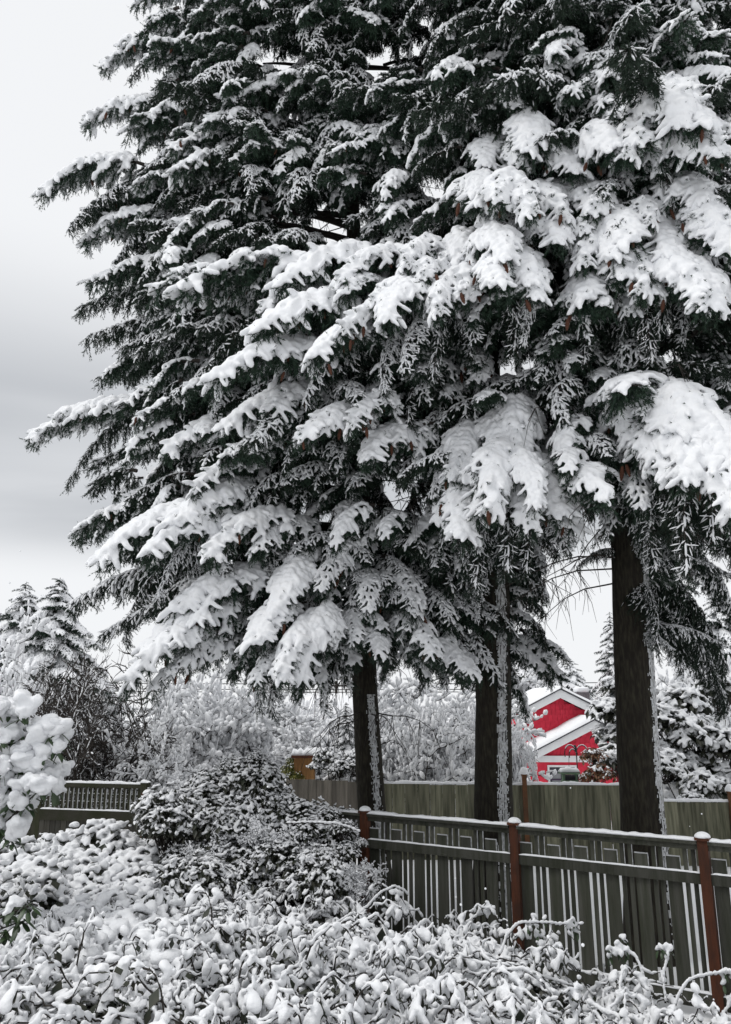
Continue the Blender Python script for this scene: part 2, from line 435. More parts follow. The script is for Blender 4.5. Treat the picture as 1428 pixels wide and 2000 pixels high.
class Spruce:
    def __init__(s, label, base, r0, top, lean, seed, streak_az, streak_z):
        s.rng = random.Random(seed); s.seed = seed
        s.base = Vector(base); s.r0 = r0; s.H = top; s.lean = Vector(lean)
        s.root = thing('spruce_tree', label, 'tree', s.base, 0, 'tall snow-laden spruces between the two fences')
        s.nb = 0; s.nc = 0
        s.trunk(streak_az, streak_z)
        s.limbmb = MB()
    def axis(s, z):
        t = z / s.H
        return Vector((s.lean.x * z + .06 * math.sin(z * .5 + s.seed), s.lean.y * z + .05 * math.sin(z * .4 + 2 * s.seed), z))
    def rad(s, z):
        t = z / s.H
        return s.r0 * (1 - t) ** .8 * (1 + .35 * math.exp(-z / .35)) + .012
    def trunk(s, saz, sz):
        nseg, nz = 40, 150
        mb = MB(); V = []; F = []
        zs = [-.25 + (s.H + .25) * (i / (nz - 1)) ** 1.25 for i in range(nz)]
        def off(a, z):
            v = Vector((math.cos(a) * 4.2, math.sin(a) * 4.2, z * 1.6 + s.seed))
            n = mnoise.noise(v * 1.0) * .5 + mnoise.noise(Vector((math.cos(a) * 10, math.sin(a) * 10, z * 3.2 + 5 * s.seed))) * .5
            return 1 + .09 * n
        for z in zs:
            c = s.axis(max(z, 0)); rr = s.rad(max(z, 0))
            for j in range(nseg):
                a = 2 * math.pi * j / nseg
                r = rr * off(a, z)
                V.append((c.x + r * math.cos(a), c.y + r * math.sin(a), z))
        for i in range(nz - 1):
            for j in range(nseg):
                F.append((i * nseg + j, i * nseg + (j + 1) % nseg, (i + 1) * nseg + (j + 1) % nseg, (i + 1) * nseg + j))
        mb.add(V, F)
        link('trunk', mb.mesh('trunk', M['bark'], True), s.root)
        # wind-plastered streak of snow down one side
        mb = MB(); V = []; F = []
        zz = np.arange(0, sz, .016); aa = np.arange(-R(34), R(34), .012 / s.r0)
        for z in zz:
            c = s.axis(z); rr = s.rad(z)
            for a in aa:
                A_ = saz + a
                n = mnoise.noise(Vector((A_ * 30, z * 22, s.seed))) * .004
                r = rr * off(A_, z) + .007 + n
                V.append((c.x + r * math.cos(A_), c.y + r * math.sin(A_), z))
        na = len(aa)
        for i in range(len(zz) - 1):
            for j in range(na - 1):
                z = zz[i]; a = aa[j]
                wdt = R(16) + R(5) * mnoise.noise(Vector((z * .9, s.seed, 0)))
                n = mnoise.noise(Vector((a * 14, z * 9, 3 + s.seed))) * .8 + mnoise.noise(Vector((a * 45, z * 30, 3 + s.seed))) * .6
                n3 = mnoise.noise(Vector((a * 22 + z * .6, z * 5, 9 + s.seed))) + .7 * mnoise.noise(Vector((a * 60, z * 26, 1 + s.seed)))
                if (wdt - abs(a)) / R(11) + 1.3 * n > .0 and n > -.8 and n3 > -.42: F.append((i * na + j, i * na + j + 1, (i + 1) * na + j + 1, (i + 1) * na + j))
        mb.add(V, F)
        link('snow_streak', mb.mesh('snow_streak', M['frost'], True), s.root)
    def bough(s, root, direction, L, kind, var=None, roll=0, cones=0):
        """a bough from local point root, pointing along direction, of length L"""
        if s.nb >= 300: return
        s.nb += 1
        v = VAR[kind][s.rng.randrange(len(VAR[kind]))] if var is None else VAR[kind][var]
        tip = Vector(v['tip']); d = Vector(direction)
        az = math.atan2(d.y, d.x)
        p_want = math.atan2(d.z, math.hypot(d.x, d.y)); p_have = math.atan2(tip.z, tip.x)
        pitch = max(-R(50), min(R(40), p_want - p_have))
        sc = L / tip.length
        my = 1 if s.rng.random() < .5 else -1
        wy = max(.62, min(1.0, (.85 + .3 * s.rng.random())))
        o = link('bough', v['me'], s.root)
        mtx = Matrix.Translation(root) @ Matrix.Rotation(az, 4, 'Z') @ Matrix.Rotation(-pitch, 4, 'Y') @ Matrix.Rotation(roll, 4, 'X') @ Matrix.Diagonal((sc, sc * wy * my, sc, 1))
        o.matrix_local = mtx
        link('snow', v['snow'], o)['kind'] = 'stuff'
        for _ in range(cones):
            if not v['cones'] or s.nc >= 300: break
            s.nc += 1
            c = mtx @ Vector(v['cones'][s.rng.randrange(len(v['cones']))])
            k = s.rng.uniform(.85, 1.25)
            link('cone', CONE, s.root, c + Vector((0, 0, -.02)), (s.rng.uniform(-.3, .3), s.rng.uniform(-.3, .3), s.rng.random() * 6), (k, k, k))
    def limb(s, tip, kind, rootz, length=2.2, sides=(), cones=0, sag=.06, sidekind=None, var=None, thick=1.0):
        """limb from the trunk at height rootz to local point tip; terminal bough plus side boughs at fractions"""
        tip = Vector(tip); c = s.axis(rootz)
        d = tip - c; D = d.length
        c = c + Vector((d.x, d.y, 0)).normalized() * s.rad(rootz) * .6
        d = tip - c; D = d.length
        L = min(length, D * .92)
        def pt(t): return c + d * t + Vector((0, 0, sag * D * 4 * t * (1 - t)))
        pts = [pt(t) for t in np.linspace(0, 1 - .6 * L / D, 8)]
        s.limbmb.tube([tuple(p) for p in pts], np.linspace(.022 + .011 * D, .016, 8) * thick, 6)
        b = pt(1 - L / D)
        s.bough(b, tip - b, L, kind, var, s.rng.uniform(-.15, .15), cones)
        for (t, yaw, k) in sides:
            p = pt(t)
            dd = d.copy(); dd.z = dd.z * .6 - .12 * D
            dd = Matrix.Rotation(yaw, 3, 'Z') @ dd
            s.bough(p, dd, L * k * s.rng.uniform(.85, 1.1), sidekind or kind, None, s.rng.uniform(-.2, .2), cones // 2)
    def tipW(s, pt):  # world to local
        return Vector(pt) - s.base
    def feat(s, px, py, Y, kind='heavy', rise=.4, length=1.6, cones=0, var=None):
        t = s.tipW(P(px, py, Y))
        c = s.axis(max(.8, t.z))
        h = Vector((t.x - c.x, t.y - c.y, 0)); hd = h.normalized()
        side = abs(hd.x)                                   # boughs seen side on hang less
        hangs = kind == 'hang'
        p = R({'heavy': 46, 'medium': 36, 'light': 30, 'bare': 48, 'hang': 66}[kind]) * (1 - (.1 if hangs else .55) * side) * s.rng.uniform(.85, 1.15)
        if hangs: kind = 'bare' if s.rng.random() < .6 else 'light'
        length = min(length, h.length * .85 / math.cos(p))
        b = t - (hd * math.cos(p) - Vector((0, 0, math.sin(p)))) * length
        rz = max(.8, b.z + s.rng.uniform(-.25, .15) * h.length * .5 + .1)
        c = s.axis(rz)
        pts = []
        for q in np.linspace(0, 1, 8):
            v = c.lerp(b, q); v.z += .14 * h.length * q * (1 - q)
            pts.append(tuple(v))
        s.limbmb.tube(pts, np.linspace(.02 + .010 * h.length, .014, 8), 6)
        s.bough(b, t - b, length, kind, var, s.rng.uniform(-.25, .25), cones)
        if kind in ('heavy', 'medium') and s.nb < 235 and s.rng.random() < .72 and py < 1180:
            lo = hd * math.cos(p + .45) - Vector((0, 0, math.sin(p + .45)))
            s.bough(b - Vector((0, 0, .08)) - hd * .12, lo, length * s.rng.uniform(.85, 1.05), 'bare' if s.rng.random() < .7 else 'light', None, s.rng.uniform(-.3, .3))
            if s.rng.random() < .5:
                hz = Matrix.Rotation(s.rng.choice((-1, 1)) * R(40), 3, 'Z') @ hd
                s.bough(Vector(pts[5]) - Vector((0, 0, .05)), hz * math.cos(p + .2) - Vector((0, 0, math.sin(p + .2))), length * .8, 'bare', None, s.rng.uniform(-.3, .3))
    def finish(s):
        link('limbs', s.limbmb.mesh('limbs', M['twig'], True), s.root)['kind'] = 'stuff'
    def dead_twigs(s, z0, z1, n):
        mb = MB(); rng = s.rng
        for _ in range(n):
            z = rng.uniform(z0, z1); a = rng.random() * 2 * math.pi; l = rng.uniform(.6, 2.2)
            c = s.axis(z); pts = []
            for i in range(6):
                t = i / 5
                pts.append((c.x + math.cos(a) * l * t, c.y + math.sin(a) * l * t, z - .25 * l * t * t + .04 * math.sin(7 * t + z)))
            mb.tube(pts, np.linspace(.014, .004, 6), 3, cap=False)
            for i in range(2, 6):
                for _k in range(3):
                    q = Vector(pts[i]); e = q + Vector((rng.uniform(-.25, .25), rng.uniform(-.25, .25), -rng.uniform(.15, .6)))
                    mid = (q + e) / 2 + Vector((rng.uniform(-.05, .05), rng.uniform(-.05, .05), .04))
                    mb.tube([tuple(q), tuple(mid), tuple(e)], (.005, .004, .002), 3, cap=False)
        o = link('dead_twigs', mb.mesh('dead_twigs', M['twig']), s.root); o['kind'] = 'stuff'

def ground_pt(px, Y):
    # ground point in the column of pixel px near the ground
    q = P(px, 1830, Y); return (q.x, Y, 0.0)

LEFT, RIGHT = R(180), 0.0
t1 = Spruce('leftmost and slimmest spruce trunk, its wide snowy boughs reaching out over the grey sky', ground_pt(738, 11.6), .195, 21, (-.040, 0, 0), 3, R(-66), 2.85)
t2 = Spruce('middle spruce, trunk left of the red house with a broad white snow streak', ground_pt(978, 10.7), .250, 21, (.012, .0, 0), 11, R(-71), 7.2)
t3 = Spruce('rightmost spruce with the thickest trunk, standing right of the red house', ground_pt(1285, 9.4), .245, 20, (.008, .0, 0), 23, R(-48), 5.5)

# --- heavy, hand-placed boughs: (px, py, forward distance)
H = 'heavy'; Md = 'medium'; Lt = 'light'; Br = 'bare'
# long snowy ridge reaching left from the middle trunk
for px, py, Y, k, rise, L in [
    (285, 600, 9.0, Md, .7, 2.4), (415, 745, 8.0, H, 1.1, 1.9), (350, 580, 8.8, H, .7, 2.2), (500, 650, 8.0, H, .9, 1.9), (600, 705, 7.7, H, 1.0, 1.5), (545, 560, 8.4, H, .5, 2.0),
    (680, 650, 7.5, H, .8, 1.5), (755, 625, 7.2, H, .8, 1.4), (830, 625, 7.2, H, .8, 1.4), (905, 590, 7.4, H, .7, 1.4), (660, 560, 8.0, H, .5, 1.6), (780, 530, 7.8, H, .4, 1.5), (880, 520, 7.9, H, .4, 1.4),
    (750, 720, 8.2, Md, .8, 1.3), (820, 730, 8.4, Md, .8, 1.2),
    # lower left lobes
    (450, 830, 8.6, H, .9, 1.6), (590, 860, 8.0, H, 1.0, 1.5), (660, 850, 8.0, H, 1.0, 1.4), (720, 900, 8.2, H, 1.0, 1.4),
    # fan above the middle trunk
    (858, 1030, 8.3, H, 1.3, 1.5), (930, 1045, 7.8, H, 1.3, 1.5), (1000, 1015, 7.4, H, 1.3, 1.5), (1065, 1040, 7.6, H, 1.3, 1.5), (1118, 1035, 8.0, H, 1.3, 1.4), (1190, 1000, 8.6, H, 1.0, 1.2), (900, 930, 8.2, H, 1.0, 1.3), (1010, 900, 8.0, H, .9, 1.4),
    (870, 775, 8.8, Md, .6, 1.1), (940, 745, 8.6, H, .6, 1.1), (1020, 790, 8.6, Md, .7, 1.2), (1090, 810, 8.6, Md, .7, 1.2), (1170, 800, 8.8, Md, .7, 1.2),
    # pyramid of snow lumps
    (1060, 285, 7.4, H, .5, 1.5), (935, 385, 7.5, H, .6, 1.4), (1010, 400, 7.0, H, .6, 1.4), (1100, 430, 7.2, H, .6, 1.5), (965, 510, 7.0, H, .7, 1.4), (1050, 560, 7.0, H, .7, 1.5), (1000, 540, 7.4, H, .7, 1.3), (1130, 340, 7.4, H, .5, 1.3),
    # medium, upper middle
    (660, 290, 9.0, Md, .3, 1.6), (820, 195, 8.8, Md, .3, 1.6), (885, 185, 8.6, Md, .3, 1.6), (720, 185, 9.0, Md, .3, 1.6), (960, 120, 8.6, Md, .3, 1.6), (850, 300, 9.0, Lt, .3, 1.7), (900, 280, 8.6, Lt, .3, 1.7), (800, 400, 9.4, Lt, .3, 1.7), (960, 230, 9.0, Lt, .3, 1.6), (690, 420, 9.6, Lt, .3, 1.8)]:
    t2.feat(px, py, Y, k, rise, L, cones=4 if k == H else 1)
for px, py, Y, k, rise, L in [
    (1200, 490, 7.0, H, .6, 1.5), (1165, 420, 7.2, H, .6, 1.5), (1215, 620, 7.4, H, .5, 1.2), (1120, 600, 7.2, H, .7, 1.4), (1150, 520, 7.1, H, .6, 1.4),
    (1180, 300, 7.0, H, .4, 1.5), (1245, 285, 6.8, H, .4, 1.5), (1310, 255, 6.6, H, .4, 1.5), (1380, 250, 6.6, H, .3, 1.5), (1425, 300, 6.6, H, .3, 1.4), (1370, 215, 6.8, H, .3, 1.4),
    (1240, 545, 7.0, H, .5, 1.4), (1300, 580, 6.8, H, .5, 1.4), (1350, 600, 6.6, H, .5, 1.4), (1410, 600, 6.6, H, .5, 1.4), (1400, 440, 6.8, H, .4, 1.4), (1320, 500, 7.0, H, .4, 1.4), (1460, 500, 6.6, H, .4, 1.4),
    (1045, 150, 7.6, Md, .3, 1.5), (1110, 185, 7.4, Md, .3, 1.5), (1200, 205, 7.4, Md, .3, 1.5), (1260, 190, 7.4, Md, .3, 1.4), (1160, 120, 7.6, Md, .3, 1.5), (1240, 130, 7.6, Md, .3, 1.4), (1400, 110, 7.2, Md, .3, 1.4),
    (1245, 890, 7.4, H, 1.0, 1.4), (1330, 935, 6.8, H, 1.1, 1.5), (1405, 1020, 6.4, H, 1.2, 1.6), (1290, 1000, 7.2, Md, 1.0, 1.4), (1390, 900, 6.6, H, 1.0, 1.5), (1450, 960, 6.4, H, 1.1, 1.5), (1340, 850, 6.8, H, .9, 1.4),
    (1100, 720, 7.8, Md, .5, 1.2), (1180, 740, 7.8, Md, .5, 1.1), (1230, 820, 8.0, Lt, .6, 1.0),
    (1360, 1160, 9.2, Lt, 1.1, 1.7), (1410, 1260, 9.0, Lt, 1.4, 1.8), (1340, 1240, 9.4, Lt, 1.3, 1.4), (1310, 1110, 9.0, Lt, .9, 1.3), (1440, 1130, 8.8, Lt, 1.0, 1.6), (1400, 1330, 10.2, Br, 1.4, 1.7), (1310, 1270, 8.8, Lt, 1.0, 1.0),
    (1130, 1105, 9.2, Br, .35, .7), (1120, 700, 9.6, Lt, .3, 1.5)]:
    t3.feat(px, py, Y, k, rise, L, cones=4 if k == H else 0)
rng = random.Random(55)
for tr, lst in ((t2, [(1060, 285, 7.5), (935, 385, 7.6), (1010, 400, 7.2), (1100, 430, 7.3), (965, 510, 7.2), (1050, 560, 7.2), (1130, 340, 7.5), (905, 590, 7.5), (830, 620, 7.4), (755, 620, 7.4), (680, 640, 7.7), (600, 690, 7.9), (500, 640, 8.2)]),
                (t3, [(1200, 490, 7.1), (1165, 420, 7.3), (1180, 300, 7.1), (1245, 285, 6.9), (1310, 255, 6.8), (1380, 250, 6.7), (1425, 300, 6.7), (1240, 545, 7.1), (1300, 580, 6.9), (1350, 600, 6.8), (1410, 600, 6.7), (1400, 440, 6.9), (1320, 500, 7.1), (1110, 185, 7.5), (1200, 205, 7.5), (1260, 150, 7.5), (1330, 935, 6.9), (1405, 1010, 6.6), (1280, 900, 7.2)])):
    for px, py, Y in lst:
        tr.feat(px + rng.uniform(-45, 45), py - rng.uniform(25, 75), Y + rng.uniform(.15, .5), H, .4, rng.uniform(1.0, 1.4), cones=1)
for tr, lst in ((t2, [(1060, 330, 7.4), (935, 430, 7.4), (1010, 450, 6.9), (1090, 480, 7.1), (965, 560, 6.9), (1050, 610, 7.0), (880, 1000, 8.2), (960, 1010, 7.7), (1030, 1000, 7.4), (1090, 1010, 7.7), (980, 930, 8.0), (1060, 920, 8.0), (920, 960, 8.1), (1140, 980, 8.3), (800, 560, 7.6), (720, 600, 7.6)]),
                (t3, [(1190, 520, 7.0), (1160, 460, 7.2), (1210, 330, 7.0), (1280, 320, 6.8), (1400, 330, 6.6), (1260, 590, 7.0), (1330, 560, 6.8), (1390, 620, 6.6), (1420, 470, 6.7), (1290, 470, 7.0), (1360, 970, 6.6), (1420, 930, 6.5), (1300, 900, 7.0), (1080, 130, 7.6), (1160, 160, 7.5)])):
    for px, py, Y in lst:
        tr.feat(px + rng.uniform(-20, 20), py - rng.uniform(0, 30), Y, H, .4, rng.uniform(1.0, 1.45), cones=2)
# left tree: silhouette tips against the sky, then boughs facing the camera
for px, py, Y, k, rise, L in [
    (255, 5, 11.4, Md, .0, 2.0), (190, 118, 11.2, H, .1, 2.2), (163, 245, 11.0, H, .2, 2.3), (78, 366, 10.6, H, .3, 2.5), (172, 430, 11.0, H, .4, 2.2), (162, 480, 11.0, H, .1, 2.2), (165, 550, 10.8, Md, .3, 2.2),
    (160, 610, 11.6, Lt, .2, 2.2), (170, 665, 11.4, Lt, .4, 2.2), (55, 862, 10.8, H, .9, 2.6), (182, 910, 11.0, Lt, .6, 2.2), (195, 740, 11.8, Lt, .2, 2.2), (145, 1050, 10.6, Md, 1.0, 2.4), (135, 1178, 11.6, Lt, .9, 2.6), (240, 690, 11.0, Lt, .4, 2.2),
    (230, 790, 10.4, Md, .6, 2.2), (330, 885, 9.6, H, .8, 1.8), (420, 905, 9.4, Md, .8, 1.8), (490, 890, 9.2, Md, .7, 1.6), (350, 980, 9.4, H, .8, 1.7), (260, 830, 10.0, Md, .7, 2.0),
    (203, 1092, 9.2, H, 1.2, 2.2), (290, 1085, 9.0, H, 1.1, 1.9), (400, 1095, 9.0, H, 1.0, 1.7), (490, 1085, 9.2, Md, .9, 1.6), (330, 1030, 9.2, H, 1.0, 1.9),
    (228, 1352, 8.8, H, 1.6, 1.6), (290, 1350, 9.0, Md, 1.5, 1.6), (278, 1275, 9.2, H, 1.2, 1.7), (335, 1200, 9.2, H, 1.0, 1.6), (380, 1215, 9.2, H, .9, 1.4), (200, 1240, 10.6, Lt, 1.0, 2.2), (360, 1270, 9.6, Lt, 1.3, 1.5), (420, 1260, 9.4, Lt, 1.4, 1.4),
    (480, 1265, 8.8, H, 1.0, 1.3), (600, 1325, 8.8, H, 1.3, 1.3), (540, 1335, 8.6, H, 1.3, 1.4), (480, 1340, 8.8, Md, 1.2, 1.2), (530, 1200, 9.0, H, .8, 1.3), 
    (570, 1130, 9.4, Md, .6, 1.4), (650, 1160, 9.2, Md, .6, 1.3), (740, 1200, 9.2, Md, .7, 1.3), (830, 1210, 9.4, Md, .8, 1.6), (740, 1285, 9.4, Md, .9, 1.3), (870, 1290, 9.2, Md, 1.2, 1.6), (925, 1325, 9.2, Md, 1.3, 1.4), (690, 1260, 9.4, Md, .8, 1.2), (640, 1290, 10.4, Br, 1.0, 1.3), (800, 1290, 10.8, Br, 1.0, 1.4),
    (880, 1200, 10.4, Lt, .8, 1.6), (860, 1130, 10.6, Lt, .6, 1.6), (930, 1120, 9.8, Lt, .6, 1.4), (780, 1120, 10.4, Lt, .5, 1.5),
    (330, 300, 10.2, H, .3, 2.2), (430, 210, 10.0, H, .3, 2.0), (480, 190, 10.0, H, .3, 1.9), (560, 260, 9.8, Lt, .3, 1.9), (250, 250, 10.6, H, .2, 2.2), (400, 250, 10.0, H, .3, 2.0), (330, 350, 10.0, H, .4, 2.0), (260, 360, 10.4, Md, .4, 2.0), (420, 290, 9.8, Lt, .4, 1.8), (480, 290, 9.6, Md, .4, 1.7), (570, 350, 9.6, Lt, .4, 1.7), (350, 450, 10.0, H, .4, 1.9), (300, 510, 10.4, Lt, .4, 2.0), (500, 60, 10.2, Md, .2, 1.9), (370, 50, 10.8, Md, .2, 2.0), (600, 140, 9.8, Lt, .3, 1.8), (280, 140, 10.8, Md, .2, 2.1), (640, 60, 10.0, Lt, .2, 1.8)]:
    t1.feat(px, py, Y, k, rise, min(L, 1.7) if k == H else L, cones=2 if k in (H, Md) else 0)
# hanging masses between and beside the trunks
Hg = 'hang'
for px, py, Y, L in [(1110, 1250, 11.6, 1.7), (1085, 1200, 11.4, 1.6), (1050, 1205, 11.5, 1.4), (1025, 1215, 11.2, 1.3), (1060, 1150, 11.4, 1.5), (1100, 1170, 11.6, 1.4), (1010, 1180, 11.2, 1.4), (1080, 1080, 11.2, 1.4), (1020, 1100, 11.3, 1.4),
                     (880, 1250, 11.2, 1.5), (850, 1200, 11.6, 1.5), (910, 1180, 10.4, 1.3), (930, 1230, 10.2, 1.2), (900, 1110, 10.6, 1.4), (860, 1090, 11.2, 1.5), (820, 1150, 11.8, 1.4), (900, 1290, 10.9, 1.3), (960, 1250, 10.0, .9), (940, 1300, 10.1, .9)]:
    t2.feat(px - (48 if px > 1000 else 16), py - 85, Y, Hg, .4, L)
for px, py, Y, L in [(770, 1180, 12.2, 1.5), (800, 1260, 12.0, 1.5), (760, 1290, 11.6, 1.2), (640, 1270, 10.8, 1.4), (590, 1270, 9.6, 1.2), (500, 1385, 9.2, 1.3), (535, 1390, 9.3, 1.3), (520, 1350, 9.0, 1.2), (550, 1340, 9.3, 1.2), (430, 1220, 9.8, 1.3), (380, 1230, 10.0, 1.3), (330, 1230, 10.2, 1.2), (620, 1220, 10.6, 1.4), (700, 1130, 10.8, 1.4), (560, 1250, 10.4, 1.4), (420, 1230, 10.2, 1.5), (300, 1270, 10.8, 1.5), (240, 1250, 11.2, 1.5), (500, 1050, 10.4, 1.5), (600, 1060, 10.6, 1.5), (790, 1080, 11.8, 1.5), (735, 1340, 11.5, .9), (655, 1310, 11.0, 1.0)]:
    t1.feat(px, py, Y, Hg, .4, L)
for px, py, Y, L in [(1300, 1130, 9.0, 1.3), (1330, 1250, 9.2, 1.4), (1370, 1290, 9.4, 1.5), (1410, 1300, 9.4, 1.5), (1440, 1250, 9.2, 1.5), (1300, 1230, 8.9, 1.0), (1350, 1180, 9.3, 1.4), (1400, 1170, 9.2, 1.5), (1440, 1130, 9.0, 1.4), (1330, 1090, 9.2, 1.3), (1270, 1120, 8.8, .7), (1385, 1370, 10.2, 1.6), (1425, 1390, 10.4, 1.6), (1345, 1310, 10.0, 1.5), (1410, 1080, 9.6, 1.4), (1290, 1260, 8.9, .9)]:
    t3.feat(px, py, Y, Hg, .4, L)
for px, py, Y, k, L in [(1350, 30, 7.6, Lt, 1.6), (1425, 70, 7.2, Md, 1.6), (1300, 60, 7.8, Lt, 1.6), (1395, -40, 7.6, Lt, 1.7), (1270, 10, 8.0, Lt, 1.6), (1440, 0, 7.4, Lt, 1.7), (1340, -60, 7.8, Lt, 1.7), (1430, 150, 7.0, Md, 1.5), (1350, 120, 7.4, Lt, 1.5)]:
    t3.feat(px, py, Y, k, .3, L, cones=1)

# --- the rest of each crown
def pix(p):
    d = Vector(p) - Vector((0, 0, CAMZ))
    f = d.y * math.cos(PITCH) + d.z * math.sin(PITCH); u = -d.y * math.sin(PITCH) + d.z * math.cos(PITCH)
    return 714 + FPX * d.x / f, 1000 - FPX * u / f
# gaps where the sky shows between the crowns: centre x, y and half sizes
GAPS = [(1140, 1180, 72, 200), (808, 932, 40, 40), (730, 640, 26, 40), (980, 690, 40, 26), (1300, 640, 40, 22), (590, 240, 24, 24), (600, 410, 30, 22), (700, 420, 22, 26), (830, 60, 34, 40), (760, 130, 26, 30), (1010, 60, 30, 30), (1010, 270, 24, 40), (840, 330, 30, 36), (880, 440, 30, 24), (560, 90, 20, 26), (650, 980, 24, 30), (1060, 800, 26, 24), (950, 850, 24, 20), (1020, 860, 22, 22)]
def in_gap(p, m=30):
    x, y = pix(p)
    return any(abs(x - a) < c + m and abs(y - b) < e + m for a, b, c, e in GAPS)
def auto(tr, z0, z1, prof, step, per, seed, floor, dense=1.0):
    rng = random.Random(seed)
    z = z0
    while z < z1 and tr.nb < 298:
        a0 = rng.random() * 6.28
        for k in range(per):
            a = a0 + k * 2 * math.pi / per + rng.uniform(-.35, .35)
            L = prof(z) * rng.uniform(.70, 1.05)
            dirv = Vector((math.cos(a), math.sin(a), 0))
            front = -dirv.y
            if front < -.2 and rng.random() < .4: continue
            tip = tr.axis(z) + dirv * L + Vector((0, 0, -rng.uniform(.0, .45) * L))
            if tip.z < floor: tip.z = floor + rng.random() * .4
            w3 = tip + tr.base; m3 = (tip + tr.axis(z)) * .5 + tr.base
            if any(in_gap(w3.lerp(m3, q_), 38 - 20 * q_) for q_ in (0, .25, .5, .75, 1)): continue
            q = rng.random(); left = -dirv.x
            if front < -.15: kind = Lt if q < .35 else Br
            elif left > .3: kind = Md if q < .45 else (Lt if q < .85 else Br)
            else: kind = Md if q < .22 else (Lt if q < .66 else Br)
            n = [(rng.uniform(.30, .55), R(rng.choice((-1, 1)) * rng.uniform(25, 50)), .85)] if rng.random() < .65 * dense and z > floor + 1 else []
            tr.limb(tip, kind, z, min(2.5, L * .8), n, 0, .05, Br if rng.random() < .6 else Lt)
        z += step * rng.uniform(.85, 1.15)
P1 = lambda z: min(4.1 - .06 * z, 2.3 + max(0, z - 3.5) * .55)
auto(t1, 4.0, 17.5, P1, .62, 5, 5, 3.7)
auto(t2, 6.0, 16.5, lambda z: 3.4 - .05 * z, .62, 5, 6, 5.0, .8)
auto(t3, 5.6, 16.0, lambda z: 3.5 - .05 * z, .60, 5, 7, 4.9, .8)
def sprays(tr, n, z0, z1, prof, seed, floor, front_bias=.75):
    """the smaller sprays of the crown, past the count of its big boughs: one part"""
    rng = random.Random(seed); pts = []
    while len(pts) < n:
        z = rng.uniform(z0, z1); a = rng.random() * 2 * math.pi
        fr = -math.sin(a)
        if fr < 0 and rng.random() < front_bias: continue
        r = prof(z) * (rng.random() ** .55) * (1.02 - .50 * max(0, fr))
        p = tr.axis(z) + Vector((math.cos(a) * r, math.sin(a) * r, -.16 * r))
        if p.z < floor + .25 * rng.random(): continue
        if r < .5: continue
        if in_gap(p + tr.base): continue
        out_ = r / prof(z)
        q = rng.random()
        hv = .20 * max(0, out_ - .45) * (1 + max(0, -math.cos(a)))
        if rng.random() < hv: k = 7 + rng.randrange(2)
        else: k = rng.randrange(3) if q < .14 + .48 * out_ else (3 + rng.randrange(3) if q < .93 else 6)
        sc = rng.uniform(.65, 1.1)
        pts.append((p.x, p.y, p.z, (rng.uniform(-.3, .3), R(rng.uniform(-5, 30)), a + rng.uniform(-.9, .9)), sc, k))
    o = scatter('sprays', TUFT_O, pts); o.parent = tr.root
sprays(t1, 1500, 2.9, 16.5, P1, 61, 3.3)
sprays(t2, 900, 4.9, 15.5, lambda z: 3.3 - .05 * z, 62, 4.9)
sprays(t3, 900, 4.9, 14.0, lambda z: 3.3 - .05 * z, 63, 4.9)
t1.dead_twigs(2.4, 12, 60); t2.dead_twigs(4.4, 13, 60); t3.dead_twigs(4.2, 12, 60)
for t in (t1, t2, t3): t.finish()
print('boughs', t1.nb, t2.nb, t3.nb, 'cones', t1.nc, t2.nc, t3.nc)


# ------------------------------------------------------------------ snowy strips and boxes
def snow_strip(L, wd, h, seed=0, step=.035, over=.0):
    """lumpy snow lying on a straight ledge of length L along +X, width wd"""
    mb = MB(); n = max(3, int(L / step)); k = 7
    V = []; F = []
    for i in range(n + 1):
        x = L * i / n
        e = min(1, min(i, n - i) / 1.2 + .25)
        hh = h * (.8 + .5 * mnoise.noise(Vector((x * 3, seed, 0))) + .35 * mnoise.noise(Vector((x * 14, seed, 5)))) * e
        ww = wd * (1 + .12 * mnoise.noise(Vector((x * 9, seed, 9))))
        for j in range(k):
            a = math.pi * j / (k - 1)
            cy = math.cos(a); V.append((x, ww * .5 * (abs(cy) ** .6) * (1 if cy > 0 else -1), max(0.001, hh * math.sin(a) ** .6)))
    for i in range(n):
        for j in range(k - 1):
            F.append((i * k + j, i * k + j + 1, (i + 1) * k + j + 1, (i + 1) * k + j))
        F.append((i * k + k - 1, i * k, (i + 1) * k, (i + 1) * k + k - 1))
    F.append(tuple(range(k))); F.append(tuple(n * k + j for j in range(k))[::-1])
    mb.add(V, F)
    return mb.mesh('snow', M['snow'], True)
def box_mesh(name, x0, x1, y0, y1, z0, z1, m):
    mb = MB(); mb.box(x0, x1, y0, y1, z0, z1); return mb.mesh(name, m)
def dome_mesh(r, h, m):
    mb = MB(); V, F = ICO[2]
    V = V.copy(); V[:, 2] = np.where(V[:, 2] < 0, V[:, 2] * .12, V[:, 2])
    V = V * (r, r, h)
    for i in range(len(V)): V[i] *= 1 + .06 * mnoise.noise(Vector(V[i] * 18))
    V[:, :2] *= np.abs(V[:, :2] / r).max(1, keepdims=True) * 0 + 1
    mb.add(V, F); return mb.mesh('snow', m, True)

